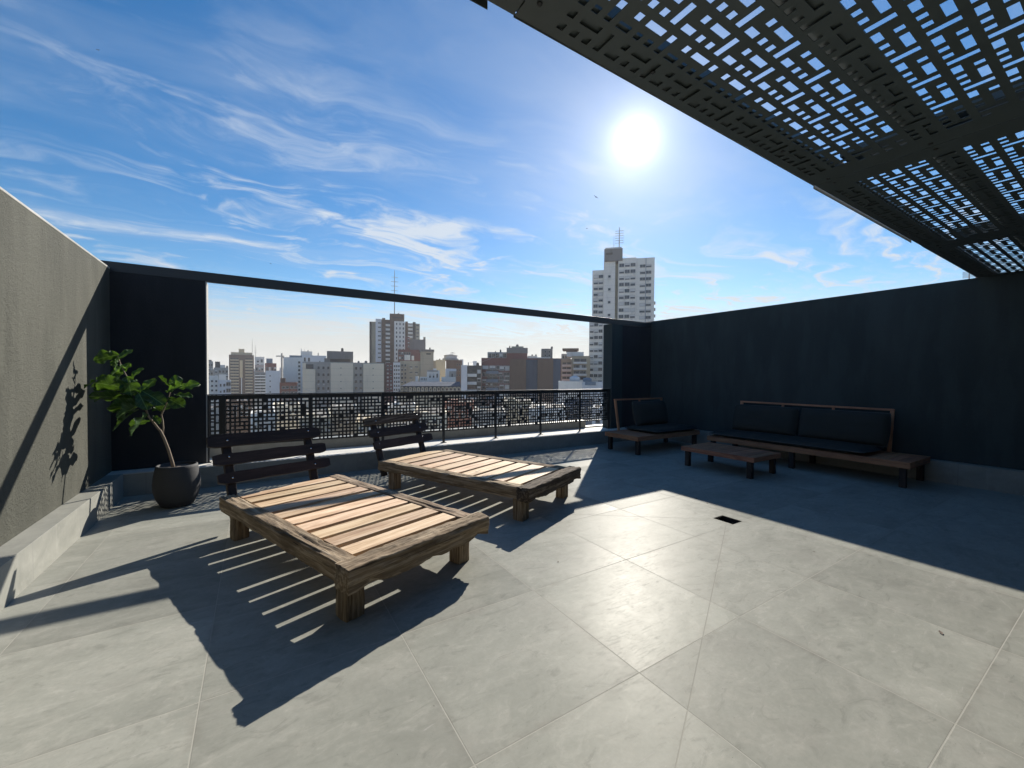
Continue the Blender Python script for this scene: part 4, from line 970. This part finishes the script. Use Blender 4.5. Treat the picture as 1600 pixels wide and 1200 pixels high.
# crane
def crane():
    D = 420; c = wp(440.5, 575, D); r = empty('tower_crane', (c.x, c.y, GZ), -YAW, label='tiny tower crane on the horizon left of the blank white block', cat='crane')
    k = D/FPX; zt = wp(440.5, 552, D).z-GZ; b = MB(); b.box(-.7, .7, -.7, .7, 0, zt); b.build('mast', M['f_grey'], r)
    zj = wp(440.5, 556.5, D).z-GZ; b = MB(); b.box(-9*k, 3*k, -.5, .5, zj-.6, zj+.6); b.build('jib', M['f_grey'], r)
    b = MB(); b.box(2*k, 3*k, -.8, .8, zj-2.2, zj-.61); b.build('counterweight', M['f_dark'], r)
crane()
# lower roofs seen through the railing
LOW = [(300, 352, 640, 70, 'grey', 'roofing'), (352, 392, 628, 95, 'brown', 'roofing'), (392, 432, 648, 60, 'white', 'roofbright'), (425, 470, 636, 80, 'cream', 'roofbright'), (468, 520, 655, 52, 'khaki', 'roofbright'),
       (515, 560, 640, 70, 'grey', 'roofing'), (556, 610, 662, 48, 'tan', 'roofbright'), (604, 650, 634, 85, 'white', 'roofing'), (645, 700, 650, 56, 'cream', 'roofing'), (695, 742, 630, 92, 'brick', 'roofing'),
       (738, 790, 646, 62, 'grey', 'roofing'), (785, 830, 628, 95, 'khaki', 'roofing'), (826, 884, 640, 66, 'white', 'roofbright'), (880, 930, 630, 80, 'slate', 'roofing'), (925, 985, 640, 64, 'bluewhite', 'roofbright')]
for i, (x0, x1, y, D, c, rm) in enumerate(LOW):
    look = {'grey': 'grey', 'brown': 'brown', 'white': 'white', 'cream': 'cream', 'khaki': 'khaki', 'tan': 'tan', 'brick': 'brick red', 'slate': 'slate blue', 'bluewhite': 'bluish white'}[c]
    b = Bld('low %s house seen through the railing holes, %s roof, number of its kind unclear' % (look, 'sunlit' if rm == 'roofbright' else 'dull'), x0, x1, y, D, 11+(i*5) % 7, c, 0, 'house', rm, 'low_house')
    b.r['group'] = 'low houses behind the railing'
    b.r['label'] = ['dull grey house just inside the left jamb', 'brown house below the brown slab tower', 'white house with bright roof above the nearer backrest', 'cream house below the blank white block', 'khaki house with bright roof below the cream building',
        'grey house below the dark water tower block', 'tan house with bright roof behind the farther backrest', 'white house below the narrow pale blue block', 'cream house below the mansard roof', 'brick red house below the glazed drum',
        'grey house below the striped balconies', 'khaki house below the brown gables', 'white house with bright roof below the stepped beige block', 'dark slate house below the rounded blue roofs', 'bluish white house with bright roof beside the slate pier'][i]+', seen through the railing'
    b.wins(x0+2, x1-2, y+3, y+24, 4, 2, .45, .5)
    b.block('roof_room', x0+(x1-x0)*.2, x0+(x1-x0)*.45, y-4, y, 2.5, 6, c); b.tank(x0+(x1-x0)*.7, y, 2.2, 4, 4, 'concrete')
# street level and far ground
me = mesh('street_ground', [(-3000, -3000, GZ), (3000, -3000, GZ), (3000, 3000, GZ), (-3000, 3000, GZ)], [[0, 1, 2, 3]]); tag(finish('street_ground', me, M['ground']), kind='structure')
for nm, D, w_ in (('street', 40, 14), ('avenue', 135, 12)):
    c = FF*D; v_ = [c-FR*400-FF*w_/2, c+FR*400-FF*w_/2, c+FR*400+FF*w_/2, c-FR*400+FF*w_/2]
    tag(finish(nm, mesh(nm, [(q.x, q.y, GZ+.01) for q in v_], [[0, 1, 2, 3]]), M['asphalt']), kind='structure')

# ------------------------------------------------------------------ birds
def bird(x, y, D, yaw, bank, label):
    p = wp(x, y, D); r = empty('bird', p, 0, label=label, cat='bird', group='birds high in the sky')
    mw = Matrix.Rotation(yaw, 4, 'Z') @ Matrix.Rotation(bank, 4, 'X')
    prof = [(-.18, .004, .05), (-.12, .02, .0), (-.05, .05, 0), (.04, .055, 0), (.11, .035, .01), (.15, .03, .018), (.19, .008, .012), (.22, .002, .008)]
    vs = []; n = 10
    for (xx, rr, zz) in prof:
        for k in range(n): vs.append((xx, rr*cos(2*pi*k/n), zz*.3+rr*.85*sin(2*pi*k/n)))
    fs = [[i*n+k, i*n+(k+1) % n, (i+1)*n+(k+1) % n, (i+1)*n+k] for i in range(len(prof)-1) for k in range(n)]
    # wings and tail, swept and cupped, with thickness
    for s_ in (-1, 1):
        pl = [(.07, .03, .02), (.10, .22, .07), (.03, .42, .06), (-.10, .56, .03), (-.06, .40, .05), (-.05, .20, .06), (-.07, .03, .02)]
        o = len(vs); vs += [(a, s_*b_, c+.008) for a, b_, c in pl]+[(a, s_*b_, c-.006) for a, b_, c in pl]; m = len(pl)
        fs += [[o+i for i in range(m)][::s_], [o+m+i for i in range(m)][::-s_]]+[[o+i, o+(i+1) % m, o+m+(i+1) % m, o+m+i] for i in range(m)]
    o = len(vs); vs += [(-.14, -.02, .0), (-.14, .02, .0), (-.29, .06, .005), (-.29, -.06, .005), (-.14, -.02, -.01), (-.14, .02, -.01), (-.29, .06, -.003), (-.29, -.06, -.003)]
    fs += [[o, o+1, o+2, o+3], [o+7, o+6, o+5, o+4], [o, o+4, o+5, o+1], [o+1, o+5, o+6, o+2], [o+2, o+6, o+7, o+3], [o+3, o+7, o+4, o]]
    r.rotation_euler = mw.to_euler(); finish('body', mesh('body', vs, fs), M['feather'], r)
bird(931, 308, 75, 1.2, .5, 'small bird gliding below the sun, the higher of the pair')
bird(917, 357, 85, 2.0, -.4, 'small bird gliding just above and left of the pale tower')
bird(423, 412, 95, .4, .3, 'tiny bird in the sky above the left part of the beam')
bird(153, 78, 90, .9, .2, 'tiny lone bird in the blue at the upper left')

# ------------------------------------------------------------------ small dry leaves blown onto the tiles
def litter():
    rnd = random.Random(91)
    spots = [((1470, 989), 'curled dark leaf lying alone on the right hand tiles', .022), ((872, 878), 'dark crumb of leaf on the tile right of the closest daybed', .012), ((1088, 779), 'brown scrap of twig by the shade line near the drain', .022), ((1105, 786), 'thin dry twig scrap nearest the drain', .02), ((1272, 862), 'small dark leaf scrap on the tiles midway along the shade line', .012)]
    for (px_, py_), lab, s_ in spots:
        d = RAYS(px_, py_); p = Vector((0, 0, H))+d*(-H/d.z)
        vs = []; n = 9; a0 = rnd.uniform(0, 6)
        for i in range(n):
            t = i/(n-1); w_ = sin(pi*min(.97, max(.03, t)))*.38
            for q in (-1, 0, 1): vs.append((s_*(t*2-1), s_*w_*q, .002+s_*.35*abs(q)*w_+s_*.25*(t-.5)**2))
        fs = [[i*3+j, (i+1)*3+j, (i+1)*3+j+1, i*3+j+1] for i in range(n-1) for j in (0, 1)]
        b = MB(); b.add(vs, fs); o = b.build('dry_leaf', M['dryleaf'], None, True); o.location = p; o.rotation_euler = (0, 0, a0)
        tag(o, label=lab, cat='leaf')
M['dryleaf'] = plain('dry_leaf', (.06, .035, .02), .8, 0, .4, 80, .2)
litter()

# ------------------------------------------------------------------ wires slung between the roofs
def wire(a, b_, sag, label, r=.035):
    p, q = wp(*a), wp(*b_); n = 16; m = MB()
    pts = [p.lerp(q, i/n)-Vector((0, 0, sag*4*(i/n)*(1-i/n))) for i in range(n+1)]
    m.tube(pts, r, 5); tag(m.build('overhead_wire', M['frame']), label=label, cat='wire')
wire((467, 602, 140), (500, 616, 120), .3, 'pale wire sloping down across the left end of the cream building')
wire((733, 566, 148), (781, 552, 163), 1.2, 'thin wire from the grey chimney to the roof glazing')

# ------------------------------------------------------------------ thin city haze
def haze():
    m = bpy.data.materials.new('city_haze'); m.use_nodes = True; nt = m.node_tree; nt.nodes.clear()
    v = nt.nodes.new('ShaderNodeVolumePrincipled'); v.inputs['Color'].default_value = (.93, .95, 1, 1)
    v.inputs['Density'].default_value = .0002; v.inputs['Anisotropy'].default_value = .25
    o = nt.nodes.new('ShaderNodeOutputMaterial'); nt.links.new(v.outputs[0], o.inputs['Volume'])
    b = MB(); b.box(-3050, 3050, -3050, 3050, GZ-1, 92); tag(b.build('haze', m), label='thin pale haze over the city', kind='stuff')
    S.cycles.volume_bounces = 0
haze()
